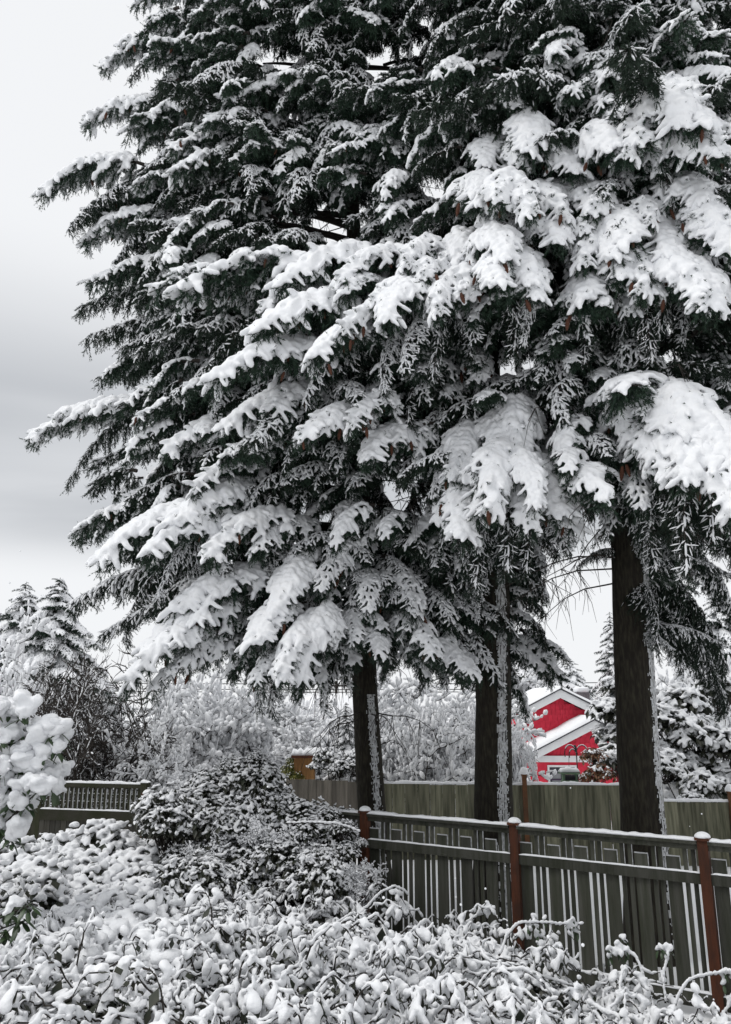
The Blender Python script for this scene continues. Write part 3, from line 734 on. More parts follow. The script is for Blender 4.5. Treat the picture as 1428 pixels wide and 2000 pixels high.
# ------------------------------------------------------------------ front fence
def front_fence():
    ang = math.atan2(-2.0, 3.1)
    t = thing('garden_fence', 'dark slatted garden fence with rust brown posts running in front of the spruce trunks', 'fence', (0, 9.6, 0), ang)
    sp = 1.845; rng = random.Random(4)
    post = box_mesh('post', -.045, .045, -.045, .045, -.1, 1.46, M['post'])
    cap = box_mesh('cap', -.062, .062, -.062, .062, 1.46, 1.485, M['post'])
    dome = dome_mesh(.070, .050, M['snow'])
    wide = box_mesh('board', -.062, .062, .012, .032, .06, 1.295, M['fence'])
    slat = box_mesh('slat', -.019, .019, .012, .034, .06, 1.42, M['fence'])
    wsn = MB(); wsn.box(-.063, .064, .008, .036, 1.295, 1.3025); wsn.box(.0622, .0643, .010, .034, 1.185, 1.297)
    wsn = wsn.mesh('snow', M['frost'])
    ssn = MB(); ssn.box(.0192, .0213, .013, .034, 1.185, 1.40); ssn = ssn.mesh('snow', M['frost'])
    nper = 6; per = (sp - .105) / nper
    for k in range(-2, 5):
        x = k * sp
        lp = link('post', post, t, (x, 0, 0), (rng.uniform(-.008, .008), rng.uniform(-.008, .008), rng.uniform(-.03, .03)))
        c = link('cap', cap, lp); link('snow', dome, lp, (0, 0, 1.485), (0, 0, k * 1.3))
        if k == 4: break
        x0 = x + .046; x1 = x + sp - .046
        L = x1 - x0
        tr = link('top_rail', box_mesh('top_rail', 0, L, -.05, .055, 1.425, 1.452, M['fence']), t, (x0, 0, 0))
        sn = link('snow', snow_strip(L, .105, .034, k), tr, (0, .002, 1.4525))
        link('under_rail', box_mesh('under_rail', 0, L, -.022, .011, 1.375, 1.4245, M['fence']), t, (x0, 0, 0))
        mr = link('middle_rail', box_mesh('middle_rail', 0, L, -.028, .0115, 1.085, 1.175, M['fence']), t, (x0, 0, 0))
        link('snow', snow_strip(L, .044, .018, k + 20), mr, (0, -.010, 1.1755))
        br = link('bottom_rail', box_mesh('bottom_rail', 0, L, -.028, .0115, .10, .19, M['fence']), t, (x0, 0, 0))
        link('snow', snow_strip(L, .044, .022, k + 40), br, (0, -.010, .1905))
        for i in range(nper):
            xx = x + .0525 + i * per
            j = lambda: rng.uniform(-.002, .002)
            o = link('board', wide, t, (xx + .064 + j(), rng.uniform(0, .003), rng.uniform(-.006, .006)), (0, rng.uniform(-.003, .003), 0)); link('snow', wsn, o)
            o = link('slat', slat, t, (xx + .126 + .030 + .019 + j(), rng.uniform(0, .003), 0), (0, rng.uniform(-.004, .004), 0)); link('snow', ssn, o)
            o = link('slat', slat, t, (xx + .126 + .060 + .057 + j(), rng.uniform(0, .003), 0), (0, rng.uniform(-.004, .004), 0)); link('snow', ssn, o)
front_fence()

# ------------------------------------------------------------------ board fences behind the trunks
def board_fence(label, xa, xb, Ya, Yb, top, bw, m, posts=(), snowh=.06, name='board_fence', seed=1, postm='tanpost'):
    A = Vector((P(xa, 1500, Ya).x, Ya, 0)); B = Vector((P(xb, 1500, Yb).x, Yb, 0))
    d = B - A; L = d.length
    t = thing(name, label, 'fence', A, math.atan2(d.y, d.x)); rng = random.Random(seed)
    n = int(L / bw); bw = L / n
    bm = [box_mesh('board', .0012, bw - .0012, -.011, .011, -.25 - top, 0, m) for _ in range(1)]
    for i in range(n):
        link('board', bm[0], t, (i * bw, rng.uniform(-.006, .006), top + rng.uniform(-.014, .014)), (0, rng.uniform(-.006, .006), 0))
    link('rail', box_mesh('rail', 0, L, .018, .058, top - .25, top - .17, m), t); link('rail', box_mesh('rail', 0, L, .018, .058, .3, .38, m), t)
    if snowh: link('snow', snow_strip(L, .075, snowh, seed + 60), t, (0, .008, top + .005))
    for px in posts:
        x = (P(px, 1500, (Ya + Yb) / 2).x - A.x) / d.normalized().x
        p = link('post', box_mesh('post', -.04, .04, -.092, -.014, -.2, top + .17, M[postm]), t, (x, 0, 0))
        link('cap', box_mesh('cap', -.055, .055, -.107, .001, top + .17, top + .20, M[postm]), p)
        link('snow', dome_mesh(.085, .12, M['snow']), p, (0, -.053, top + .20))
    return t
board_fence('olive grey board fence topped with snow behind the spruce trunks', 742, 1262, 15.2, 14.8, 1.30, .225, M['backwood'], (744, 1022), seed=1)
board_fence('lower board fence right of the thickest trunk with snow on top', 1262, 1640, 14.7, 14.4, 1.04, .225, M['backwood'], (1420,), seed=2)
board_fence('plain weathered grey board fence left of the slimmest trunk', 560, 742, 15.8, 15.25, 1.33, .15, M['greywood'], (), 0.0, seed=3)

def lattice_fence():
    A = P(-60, 1521, 15.6); B = P(284, 1530, 14.7); A.z = B.z = 0
    d = B - A; L = d.length
    t = thing('lattice_fence', 'mossy dark fence with a balustrade lattice along its top, behind the snowy hedge', 'fence', A, math.atan2(d.y, d.x))
    top = P(284, 1532, 14.7).z; rng = random.Random(2)
    x0 = (P(100, 1500, 15.2) - A).length if False else (P(88, 1500, 15.2).x - A.x) / d.normalized().x
    # solid panel at the left end
    n = 10
    bm = box_mesh('board', .004, .088, -.012, .012, -.2, 0, M['moss'])
    bl = box_mesh('board', .004, x0 / n - .004, -.012, .012, -.2, top - .16, M['moss'])
    for i in range(n): link('board', bl, t, (i * x0 / n, rng.uniform(-.006, .006), rng.uniform(-.02, .02)))
    # lattice panel
    tr = link('top_rail', box_mesh('top_rail', x0, L - .06, -.05, .05, top - .07, top, M['moss']), t)
    link('snow', snow_strip(L - .06 - x0, .10, .05, 3), tr, (x0, 0, top))
    zr = top - .47
    mr = link('middle_rail', box_mesh('middle_rail', x0, L - .06, -.04, .03, zr - .19, zr, M['moss']), t)
    link('snow', snow_strip(L - .06 - x0, .07, .03, 5), mr, (x0, -.005, zr))
    nb = 21; step = (L - .06 - x0) / nb
    ba = box_mesh('baluster', -.024, .024, -.012, .012, zr + .001, top - .071, M['moss'])
    bs = MB(); bs.box(.0243, .032, -.012, .012, zr + .03, top - .09); bs = bs.mesh('snow', M['frost'])
    for i in range(nb):
        o = link('baluster', ba, t, (x0 + (i + .5) * step, 0, 0)); link('snow', bs, o)
    for z in (zr + .13, zr + .265):
        q = link('cross_bar', box_mesh('cross_bar', x0, L - .06, .0125, .03, z - .018, z + .018, M['moss']), t)
        link('snow', snow_strip(L - .06 - x0, .02, .012, z), q, (x0, .018, z + .018))
    nb = int((L - .06 - x0) / .11); step = (L - .06 - x0) / nb
    bb = box_mesh('board', .004, step - .004, -.012, .012, -.2, zr - .191, M['darkwood'])
    for i in range(nb): link('board', bb, t, (x0 + i * step, rng.uniform(-.004, .004), 0))
    p = link('post', box_mesh('post', L - .06, L + .06, -.07, .07, -.2, top + .03, M['moss']), t)
    link('snow', snow_strip(.16, .15, .06, 8), p, (L - .08, 0, top + .03))
    # low snow-covered ledge of the next panel
    lg = link('lower_rail', box_mesh('lower_rail', L + .061, L + .75, -.05, .05, top - .30, top - .22, M['moss']), t)
    link('snow', snow_strip(.69, .13, .08, 9), lg, (L + .061, 0, top - .22))
lattice_fence()

# ------------------------------------------------------------------ red house
def house():
    Y = 30.0
    def q(zx, zy, y=Y):
        p = P(980 + zx / 6.49, 1320 + zy / 6.49, y); return p.x, p.z
    t = thing('house', 'bright red shingled house with white gable boards under a snowy roof', 'house', (q(715, 0)[0], Y, -1.2))
    ox, oz = t.location.x, t.location.z
    def tr(y0): return lambda zx, zy: (q(zx, zy, Y + y0)[0] - ox, q(zx, zy, Y + y0)[1] - oz)
    def prism(mb, poly, y0, y1, mi=0):
        n = len(poly)
        V = [(x, y0, z) for x, z in poly] + [(x, y1, z) for x, z in poly]
        mb.add(V, [tuple(range(n)), tuple(range(n, 2 * n))[::-1]] + [(i, i + n, (i + 1) % n + n, (i + 1) % n) for i in range(n)], mi)
    def gable(apx, apy_top, apy_bot, lx, ly_top, ly_bot, y0, depth, rows, h_row, w_sh, wall_bot, xl, xr, seed):
        f = tr(y0); rng = random.Random(seed)
        a = f(apx, apy_bot); l = f(lx, ly_bot); at = f(apx, apy_top); lt = f(lx, ly_top)
        r = (2 * a[0] - l[0], l[1]); rt = (2 * at[0] - lt[0], lt[1])
        b = f(apx, wall_bot)[1]; XL = f(xl, 0)[0]; XR = f(xr, 0)[0]
        sl = (a[1] - l[1]) / (a[0] - l[0])
        mb = MB(); prism(mb, [(XL, b), (XR, b), (XR, a[1] - sl * (XR - a[0])), a, (XL, a[1] - sl * (a[0] - XL))], y0, y0 + depth)
        wall = link('wall', mb.mesh('wall', M['red']), t)
        # shingles, each its own piece
        z = l[1] if wall_bot is None else max(b, l[1] - .9)
        sh = [box_mesh('shingle', .004, w - .004, -.016, 0, 0, h_row + .012, M['red']) for w in (w_sh, w_sh * .8, w_sh * 1.15)]
        ws = (w_sh, w_sh * .8, w_sh * 1.15)
        row = 0
        while z < a[1] - h_row * .4:
            half = (a[1] - z - h_row * .45) / sl
            x = max(XL, a[0] - half) + rng.uniform(0, .1); xe = min(XR, a[0] + half)
            while x < xe - w_sh * .6:
                k = rng.randrange(3)
                link('shingle', sh[k], wall, (x, y0 - .003 - rng.uniform(0, .012), z - rng.uniform(0, .012)), (R(3.5), 0, 0))
                x += ws[k]
            z += h_row; row += 1
        # white barge boards
        for sgn in (0, 1):
            mb = MB()
            if sgn == 0: prism(mb, [l, a, at, lt], y0 - .42, y0 - .36)
            else: prism(mb, [a, r, rt, at], y0 - .42, y0 - .36)
            link('barge_board', mb.mesh('barge_board', M['white']), t)
        # roof slabs and their snow
        th = .05; sh_ = .15
        for sgn in (-1, 1):
            e = lt if sgn < 0 else rt
            e = (e[0] + sgn * .12, e[1] - .12 * sl)
            mb = MB(); pl = [(e[0], e[1] + .002), (at[0], at[1] + .002), (at[0], at[1] + th), (e[0], e[1] + th)]
            prism(mb, pl if sgn < 0 else pl[::-1], y0 - .47, y0 + depth)
            rf = link('roof', mb.mesh('roof', M['roofedge']), t)
            mb = MB(); n = 40; V = []; F = []; ny = 5
            for i in range(n + 1):
                u = i / n; x = e[0] + (at[0] - e[0]) * u; zz = e[1] + (at[1] - e[1]) * u + th + .002
                hh = sh_ * (.85 + .3 * mnoise.noise(Vector((u * 4, seed, sgn)))) * min(1, .35 + u * 9)
                for j in range(ny):
                    V.append((x, y0 - .49 + (depth + .5) * (0, .02, .3, .7, 1)[j], zz + hh * (.05, .8, 1, 1, 1)[j]))
            for i in range(n):
                for j in range(ny - 1): F.append((i * ny + j, i * ny + j + 1, (i + 1) * ny + j + 1, (i + 1) * ny + j))
            F.append(tuple(range(ny)))
            mb.add(V, F)
            # front face of the snow down to the slab
            V2 = []; F2 = []
            for i in range(n + 1):
                u = i / n; x = e[0] + (at[0] - e[0]) * u; zz = e[1] + (at[1] - e[1]) * u + th + .001
                V2 += [(x, y0 - .49, zz), tuple(V[i * ny])]
            for i in range(n): F2.append((2 * i, 2 * i + 1, 2 * i + 3, 2 * i + 2))
            mb.add(V2, F2)
            link('snow', mb.mesh('snow', M['snow'], True), rf)
        return wall
    gable(712, 178, 282, 205, 448, 545, 0.0, 4.6, 0, .205, .165, 1500, 215, 1240, 1)
    gable(1132, 562, 672, 330, 985, 1085, -1.6, 1.58, 0, .205, .165, 1010, 480, 1800, 2)
    f = tr(-1.6)
    # frieze beam, lower wall, window
    x0, z0 = f(400, 1092); x1, z1 = f(1800, 1012)
    link('frieze_board', box_mesh('frieze_board', x0, x1, -1.72, -1.60, z0, z1, M['white']), t)
    xw, zb = f(470, 1500)
    zt = z0 - .003
    a0, wz1 = f(578, 1132); a1, wz0 = f(975, 1420)
    mb = MB(); mb.box(xw, a0, -1.58, -.005, zb, zt); mb.box(a1, x1, -1.58, -.005, zb, zt); mb.box(a0, a1, -1.58, -.005, wz1, zt); mb.box(a0, a1, -1.58, -.005, zb, wz0)
    link('lower_wall', mb.mesh('lower_wall', M['red']), t)
    wf = MB(); k = .065
    wf.box(a0, a1, -1.62, -1.54, wz1 - k, wz1); wf.box(a0, a0 + k, -1.62, -1.54, wz0, wz1 - k); wf.box(a1 - k, a1, -1.62, -1.54, wz0, wz1 - k); wf.box(a0 + k, a1 - k, -1.62, -1.54, wz0, wz0 + k)
    win = link('window', wf.mesh('window', M['white']), t)
    link('pane', box_mesh('pane', a0 + k, a1 - k, -1.55, -1.545, wz0 + k, wz1 - k, M['glass']), win)
    mm = MB(); xm = (a0 + a1) / 2
    mm.box(xm - .03, xm + .03, -1.575, -1.551, wz0 + k, wz1 - k); zz = wz0 + .36 * (wz1 - wz0)
    mm.box(a0 + k, a1 - k, -1.570, -1.552, zz - .025, zz + .025)
    link('mullion', mm.mesh('mullion', M['mullion']), win)
    # curtain seen in the lower left panes
    link('curtain', box_mesh('curtain', a0 + k + .09, xm - .06, -1.5508, -1.550, wz0 + k, wz1 - .28, M['grey']), win)
    cx0, cz0 = f(325, 1420); cx1, cz1 = f(355, 1170)
    link('corner_board', box_mesh('corner_board', cx0, cx1, -1.64, -1.5, cz0 - 1.0, cz1, M['white']), t)
    link('side_wall', box_mesh('side_wall', cx1, xw, -1.2, -1.0, cz0 - 1.0, zt, M['red']), t)
    g = tr(4.0)
    c0 = g(958, 300); c1 = g(1112, 208)
    ch = link('chimney', box_mesh('chimney', c0[0], c1[0], 4.0, 4.6, c0[1] - .6, c1[1], M['brick']), t)
    sm = MB(); V, F = ICO[2]; V = V.copy(); V = np.sign(V) * np.abs(V) ** .55
    sm.add(V * ((c1[0] - c0[0]) * .56, .36, .13) + ((c0[0] + c1[0]) / 2, 4.3, c1[1] + .11), F)
    link('snow', sm.mesh('snow', M['snow'], True), ch)
house()

# ------------------------------------------------------------------ shrubs
def leafy_clump(seed, Rr=.5, n=420, pad=(.05, .036, .024), pw=.9, vox=.0145, leafm='leafdark', flat=.8, low=-.25, extra=.9):
    rng = np.random.default_rng(seed); lf = MB(); sn = MB(); st = MB()
    def leaf(c, X, ln, wd, mi=1):
        X = X / np.linalg.norm(X); up = np.array([0, 0, 1.]); Yv = np.cross(up, X); Yv /= np.linalg.norm(Yv) + 1e-6; Z = np.cross(X, Yv)
        a = c - X * ln * .5; b = c + X * ln * .5 - Z * ln * .12; m = c + Z * ln * .03
        lf.add([a, m + Yv * wd * .5 - Z * .004, b, m - Yv * wd * .5 - Z * .004], [(0, 1, 2), (0, 2, 3)], mi)
    for i in range(n):
        d = rng.normal(size=3); d[2] = abs(d[2]) * .9 + low * rng.random(); d /= np.linalg.norm(d)
        rr = Rr * rng.uniform(.62, 1.04) * (1 + .22 * mnoise.noise(Vector(d * 2.2 + seed)))
        c = d * rr * (1, 1, flat)
        o = np.array([d[0], d[1], 0]); o /= np.linalg.norm(o) + 1e-6
        an = rng.normal(0, .9); o = np.array([o[0] * math.cos(an) - o[1] * math.sin(an), o[0] * math.sin(an) + o[1] * math.cos(an), 0])
        X = o + np.array([0, 0, -rng.uniform(.2, 1.3) * (1.2 - max(0, d[2]))])
        k = rng.uniform(.7, 1.35)
        leaf(c, X, pad[0] * 2.3 * k, pad[1] * 2.0 * k)
        if rng.random() < pw * min(1, .40 + d[2] * .9):
            c2 = c + np.array([0, 0, pad[2] * k * .9])
            sn.blob(c2, np.array(pad) * k * rng.uniform(.7, 1.1, 3), 1, X=X)
            for _ in range(2): sn.blob(c2 + rng.normal(0, .45, 3) * pad[0] * k * (1, 1, .5), np.array(pad) * k * rng.uniform(.45, .8, 3), 1, X=X + rng.normal(0, .5, 3))
    for i in range(int(n * extra)):     # inner leaves
        d = rng.normal(size=3); d[2] = abs(d[2]); d /= np.linalg.norm(d)
        c = d * Rr * rng.uniform(.2, .85) * (1, 1, flat)
        leaf(c, rng.normal(size=3) + np.array([0, 0, -.4]), pad[0] * 2.4, pad[1] * 2.2)
    for i in range(26):
        d = rng.normal(size=3); d[2] = abs(d[2]); d /= np.linalg.norm(d); e = d * Rr * rng.uniform(.8, 1.05) * (1, 1, flat)
        b = np.array([rng.normal(0, .08), rng.normal(0, .08), -.35])
        st.tube([b, (b + e) * .5 + np.array([0, 0, .06]), e], (.010, .007, .003), 3, cap=False)
    lf.m = list(lf.m)
    st2 = MB(); 
    for V, in zip(st.v): lf.v.append(V)
    off = lf.n; lf.f += [tuple(i + off for i in q) for q in st.f]; lf.m += [0] * len(st.f); lf.n += st.n
    return lf.mesh('foliage', [M['twig'], M[leafm]]), remeshed(sn, 'snow', M['snow'], vox, 1, grain=.003)

HEDGE = [leafy_clump(500 + i, .52, 300, (.062, .050, .034), .97, .0160, 'leafdark', extra=1.8) for i in range(3)]
CAMEL = [leafy_clump(520 + i, .52, 420, (.056, .026, .015), .80, .0125, 'leafdark', extra=1.4) for i in range(3)]
LAUREL = [leafy_clump(540 + i, .55, 190, (.10, .050, .032), .85, .019, 'leafdark', extra=1.5) for i in range(2)]
RUST = [leafy_clump(560, .5, 150, (.085, .04, .02), .3, .019, 'leafrust', extra=1.0)]
GOLD = [leafy_clump(565, .5, 260, (.06, .03, .02), .15, .019, 'leafgold', extra=1.0)]

def shrub(name, label, cat, pts, var, seed, group=None, base=None):
    """pts: (px, py, Y, scale) crown clump centres; stems run to the ground"""
    rng = random.Random(seed)
    W_ = [P(a, b, c) for a, b, c, _ in pts]
    cx = sum(p.x for p in W_) / len(W_); cy = sum(p.y for p in W_) / len(W_)
    t = thing(name, label, cat, (cx, cy, gz(cy)), 0, group)
    st = MB()
    for p, (_, _, _, sc) in zip(W_, pts):
        l = p - t.location
        fo, sn = var[rng.randrange(len(var))]
        o = link('clump', fo, t, l, (rng.uniform(-.15, .15), rng.uniform(-.15, .15), rng.random() * 6.28), (sc, sc, sc * rng.uniform(.9, 1.1)))
        o['kind'] = 'stuff'
        s_ = link('snow', sn, o); s_['kind'] = 'stuff'
        st.tube([(l.x * .35, l.y * .35, -.1), (l.x * .6, l.y * .6, l.z * .55), tuple(l)], (.022, .016, .008), 5)
    link('stems', st.mesh('stems', M['twig'], True), t)['kind'] = 'stuff'
    return t
# hedge bank at the left
pts = []
rng = random.Random(8)
for row, (py, Y, xs) in enumerate([(1650, 10.6, range(-20, 340, 46)), (1680, 9.9, range(-30, 330, 50)), (1715, 9.1, range(-30, 330, 54)), (1760, 8.4, range(-40, 320, 58)), (1815, 7.7, range(-40, 290, 64)), (1880, 7.1, range(-50, 240, 70))]):
    for x in xs: pts.append((x + rng.uniform(-14, 14), py + 42 + rng.uniform(-16, 16), Y + rng.uniform(-.15, .15), rng.uniform(.62, .95) * (9.5 / Y) ** .3))
shrub('hedge', 'broad hedge buried under lumpy snow below the lattice fence', 'hedge', pts, HEDGE, 9)
# dark-leaved shrub in front of the fence
pts = []
for py, Y, x0, x1, st in [(1532, 10.3, 420, 530, 62), (1568, 10.1, 360, 580, 64), (1600, 9.9, 330, 690, 62), (1640, 9.6, 330, 680, 64), (1685, 9.3, 360, 660, 66), (1730, 9.0, 390, 620, 70)]:
    x = x0
    while x < x1:
        pts.append((x + rng.uniform(-14, 14), py + rng.uniform(-14, 14), Y + rng.uniform(-.25, .25), rng.uniform(.42, .88))); x += st * rng.uniform(.8, 1.2)
for px, py, Y, sc in [(668, 1622, 9.25, .32), (675, 1672, 9.2, .34), (655, 1725, 9.0, .45), (640, 1598, 9.6, .32), (500, 1490, 10.4, .34), (455, 1500, 10.4, .36), (340, 1580, 9.9, .36), (705, 1650, 9.15, .16)]: pts.append((px, py, Y, sc))
cam_shrub = shrub('camellia_shrub', 'rounded dark-leaved shrub dusted with snow, leaning over the left end of the slatted fence', 'shrub', pts, CAMEL, 10)

# --- bramble thicket across the foreground: nobody could count its canes
def bramble(seed):
    rng = np.random.default_rng(seed); wd = MB(); sn = MB()
    def leafpad(c, X, k):
        X = X / np.linalg.norm(X); Yv = np.cross((0, 0, 1.), X); Yv /= np.linalg.norm(Yv) + 1e-6; Z = np.cross(X, Yv)
        ln, w_ = .062 * k, .042 * k
        a = c - X * ln * .5; b = c + X * ln * .5; 
        wd.add([a, c + Yv * w_ * .5, b, c - Yv * w_ * .5], [(0, 1, 2), (0, 2, 3)], 1)
        if rng.random() < (.74 if c[2] > .50 else (.34 if c[2] > .34 else .05)):
            c2 = c + Z * .010 * k + np.array([0, 0, .006])
            sn.blob(c2, (.034 * k, .022 * k, .015 * k), 1, X=X)
            for _ in range(2): sn.blob(c2 + rng.normal(0, .016, 3) * k, np.array((.020, .015, .013)) * k * rng.uniform(.7, 1.2), 1, X=X + rng.normal(0, .5, 3))
    for i in range(23):
        a = rng.random() * 6.28; b = np.array([rng.uniform(-.4, .4), rng.uniform(-.4, .4), 0]); l = rng.uniform(.7, 1.5); h = rng.uniform(.45, .85)
        K = 22; T = np.linspace(0, 1, K); bend = rng.normal(0, .5)
        aa = a + bend * T
        pts = np.stack([b[0] + np.cos(aa) * l * .62 * T, b[1] + np.sin(aa) * l * .62 * T, h * np.sin(np.minimum(1, T * 1.05) * math.pi * rng.uniform(.62, .9)) + .02 * np.sin(T * 23 + i)], 1)
        pts += rng.normal(0, .006, pts.shape)
        wd.tube(pts, .0075 * (1 - .6 * T), 4, cap=False)
        for j in range(1, K - 1):
            d = pts[j + 1] - pts[j]; L_ = np.linalg.norm(d); s_ = abs(d[2]) / L_
            if s_ < .88 and rng.random() < (.93 if pts[j][2] > .42 else .25):
                r = rng.uniform(.0095, .0175) * (1.1 - .4 * T[j])
                sn.blob((pts[j] + pts[j + 1]) / 2 + np.array([0, 0, .010]), (L_ * .5 + r * .6, r * .9, r), 1, X=d)
            if T[j] > .22:
                for q in range(2):
                    if rng.random() < .44:
                        v = rng.normal(size=3) * (1, 1, .4); v[2] -= rng.uniform(.5, 2.2)
                        v /= np.linalg.norm(v)
                        leafpad(pts[j] + v * rng.uniform(.03, .07) + np.array([rng.normal(0, .025), rng.normal(0, .025), 0]), v, rng.choice((.55, .75, .95, 1.2, 1.6)))
    for i in range(1000):    # dead leaves and twigs deeper down
        c = np.array([rng.uniform(-.65, .65), rng.uniform(-.65, .65), rng.uniform(-.1, .50)]); X = rng.normal(size=3); X /= np.linalg.norm(X)
        Yv = np.cross((.1, .2, 1.), X); Yv /= np.linalg.norm(Yv)
        wd.add([c - X * .04, c + Yv * .026, c + X * .04, c - Yv * .026], [(0, 1, 2), (0, 2, 3)], 1)
    for i in range(60):
        c = np.array([rng.uniform(-.6, .6), rng.uniform(-.6, .6), rng.uniform(0, .5)]); X = rng.normal(size=3) * (1, 1, .6); X /= np.linalg.norm(X)
        wd.tube([c - X * .2, c + (0, 0, .02), c + X * .2], .004, 3, cap=False)
    sm = remeshed(sn, 'bramble_snow', M['snow'], .0105, 1, grain=.002)
    me = wd.mesh('bramble', [M['twig'], M['leafdark']])
    return me, sm
BR = [bramble(700 + i) for i in range(5)]
BO = [joined(a, b, 'bramble_patch') for a, b in BR] + [joined(a, b, 'leafy_patch') for a, b in CAMEL + HEDGE[:2]]
def long_canes(seed):
    rng = np.random.default_rng(seed); wd = MB(); sn = MB()
    def strand(b, a, l, h, r0, lv):
        K = 26; T = np.linspace(0, 1, K); aa = a + rng.normal(0, .6) * T
        fall = rng.uniform(.55, .85)
        p = np.stack([b[0] + np.cos(aa) * l * .8 * T, b[1] + np.sin(aa) * l * .8 * T, b[2] + h * np.sin(T * math.pi * fall) + .02 * np.sin(T * 19 + seed)], 1) + rng.normal(0, .008, (K, 3)) * (1, 1, .7)
        wd.tube(p, .008 * (1 - .6 * T) * (.7 if lv else 1), 4, cap=False)
        for j in range(K - 1):
            d = p[j + 1] - p[j]; L_ = np.linalg.norm(d)
            if abs(d[2]) / L_ < .93 and rng.random() < .95:
                r = r0 * rng.uniform(.7, 1.35)
                sn.blob((p[j] + p[j + 1]) / 2 + np.array([0, 0, .011]), (L_ * .5 + r * .5, r * .9, r), 1, X=d)
            if lv == 0 and j > 6 and rng.random() < .22: strand(p[j], aa[j] + rng.choice((-1, 1)) * rng.uniform(.4, 1.2), l * rng.uniform(.2, .42), h * .18, r0 * .75, 1)
            if j > 8 and rng.random() < .30:
                k = rng.uniform(.6, 1.5); v = np.array([rng.normal(0, .5), rng.normal(0, .5), -1.3]); v /= np.linalg.norm(v)
                c = p[j] + v * .05 * k
                Yv = np.cross((.3, .2, 1.), v); Yv /= np.linalg.norm(Yv)
                wd.add([c - v * .05 * k, c + Yv * .034 * k, c + v * .055 * k, c - Yv * .034 * k], [(0, 1, 2), (0, 2, 3)], 1)
                nrm = np.cross(v, Yv); nrm *= 1 if nrm[2] > 0 else -1
                sn.blob(c + nrm * .014 * k, (.046 * k, .029 * k, .017 * k), 1, X=v)
                sn.blob(c + nrm * .014 * k + rng.normal(0, .014, 3) * k, (.026 * k, .022 * k, .017 * k), 1, X=v)
    for i in range(5): strand(np.array([rng.uniform(-.25, .25), rng.uniform(-.25, .25), 0.]), rng.random() * 6.28, rng.uniform(1.2, 2.1), rng.uniform(.75, 1.0), rng.uniform(.014, .021), 0)
    return wd.mesh('long_canes', [M['twig'], M['leafdark']]), remeshed(sn, 'cane_snow', M['snow'], .0115, 1, grain=.002)
BO += [joined(*long_canes(760 + i), 'long_canes') for i in range(3)]
rng = random.Random(31); pts = []
def fence_y(x): return 9.6 - x * 2.0 / 3.1
y = 4.4
while y < 10:
    x = -.56 * y - .3
    while x < .56 * y + .4:
        xx, yy = x + rng.uniform(-.16, .16), y + rng.uniform(-.16, .16)
        lim = fence_y(xx) - .62
        hedge = xx < -1.2 - (yy - 6.2) * .55 and yy > 6.3
        if yy < lim and not (yy > 9.0) and not hedge:
            top = .80 - .10 * max(0, yy - 5.5) + .22 * min(1, max(0, -xx)) - .20 * max(0, xx - .2) * min(1, max(0, yy - 4.6))
            top += .30 * mnoise.noise(Vector((xx * 1.1, yy * 1.1, 2))) - .11 * max(0, min(1, xx))
            sc = rng.uniform(.85, 1.15)
            if rng.random() < .10 + .42 * min(1, max(0, .9 - xx) / 2.2):
                sc = rng.uniform(.55, .95); pts.append((xx, yy, top - .46 * sc, (rng.uniform(-.2, .2), rng.uniform(-.2, .2), rng.random() * 6.28), sc, 5 + rng.randrange(5)))
            else: pts.append((xx, yy, top - .72 * sc, (rng.uniform(-.16, .16), rng.uniform(-.16, .16), rng.random() * 6.28), sc, rng.randrange(5)))
        x += .54
    y += .50
r2 = random.Random(12)
while sum(1 for p in pts if p[5] >= 10) < 34:
    yy = r2.uniform(4.6, 8.6); xx = r2.uniform(-.45 * yy, .5 * yy)
    if yy > fence_y(xx) - .8 or (xx < -.5 and r2.random() < .5): continue
    top = .80 - .10 * max(0, yy - 5.5) + .10 * min(1, max(0, -xx)) - .20 * max(0, xx - .2) * min(1, max(0, yy - 4.6))
    sc = r2.uniform(.8, 1.05); pts.append((xx, yy, top - .13 * max(0, min(1, xx)) - .84 * sc, (r2.uniform(-.1, .1), r2.uniform(-.1, .1), r2.random() * 6.28), sc, 10 + r2.randrange(3)))
scatter('bramble_thicket', BO, pts, label='tangled snow-covered bramble thicket filling the foreground at the foot of the fence', cat='brambles')

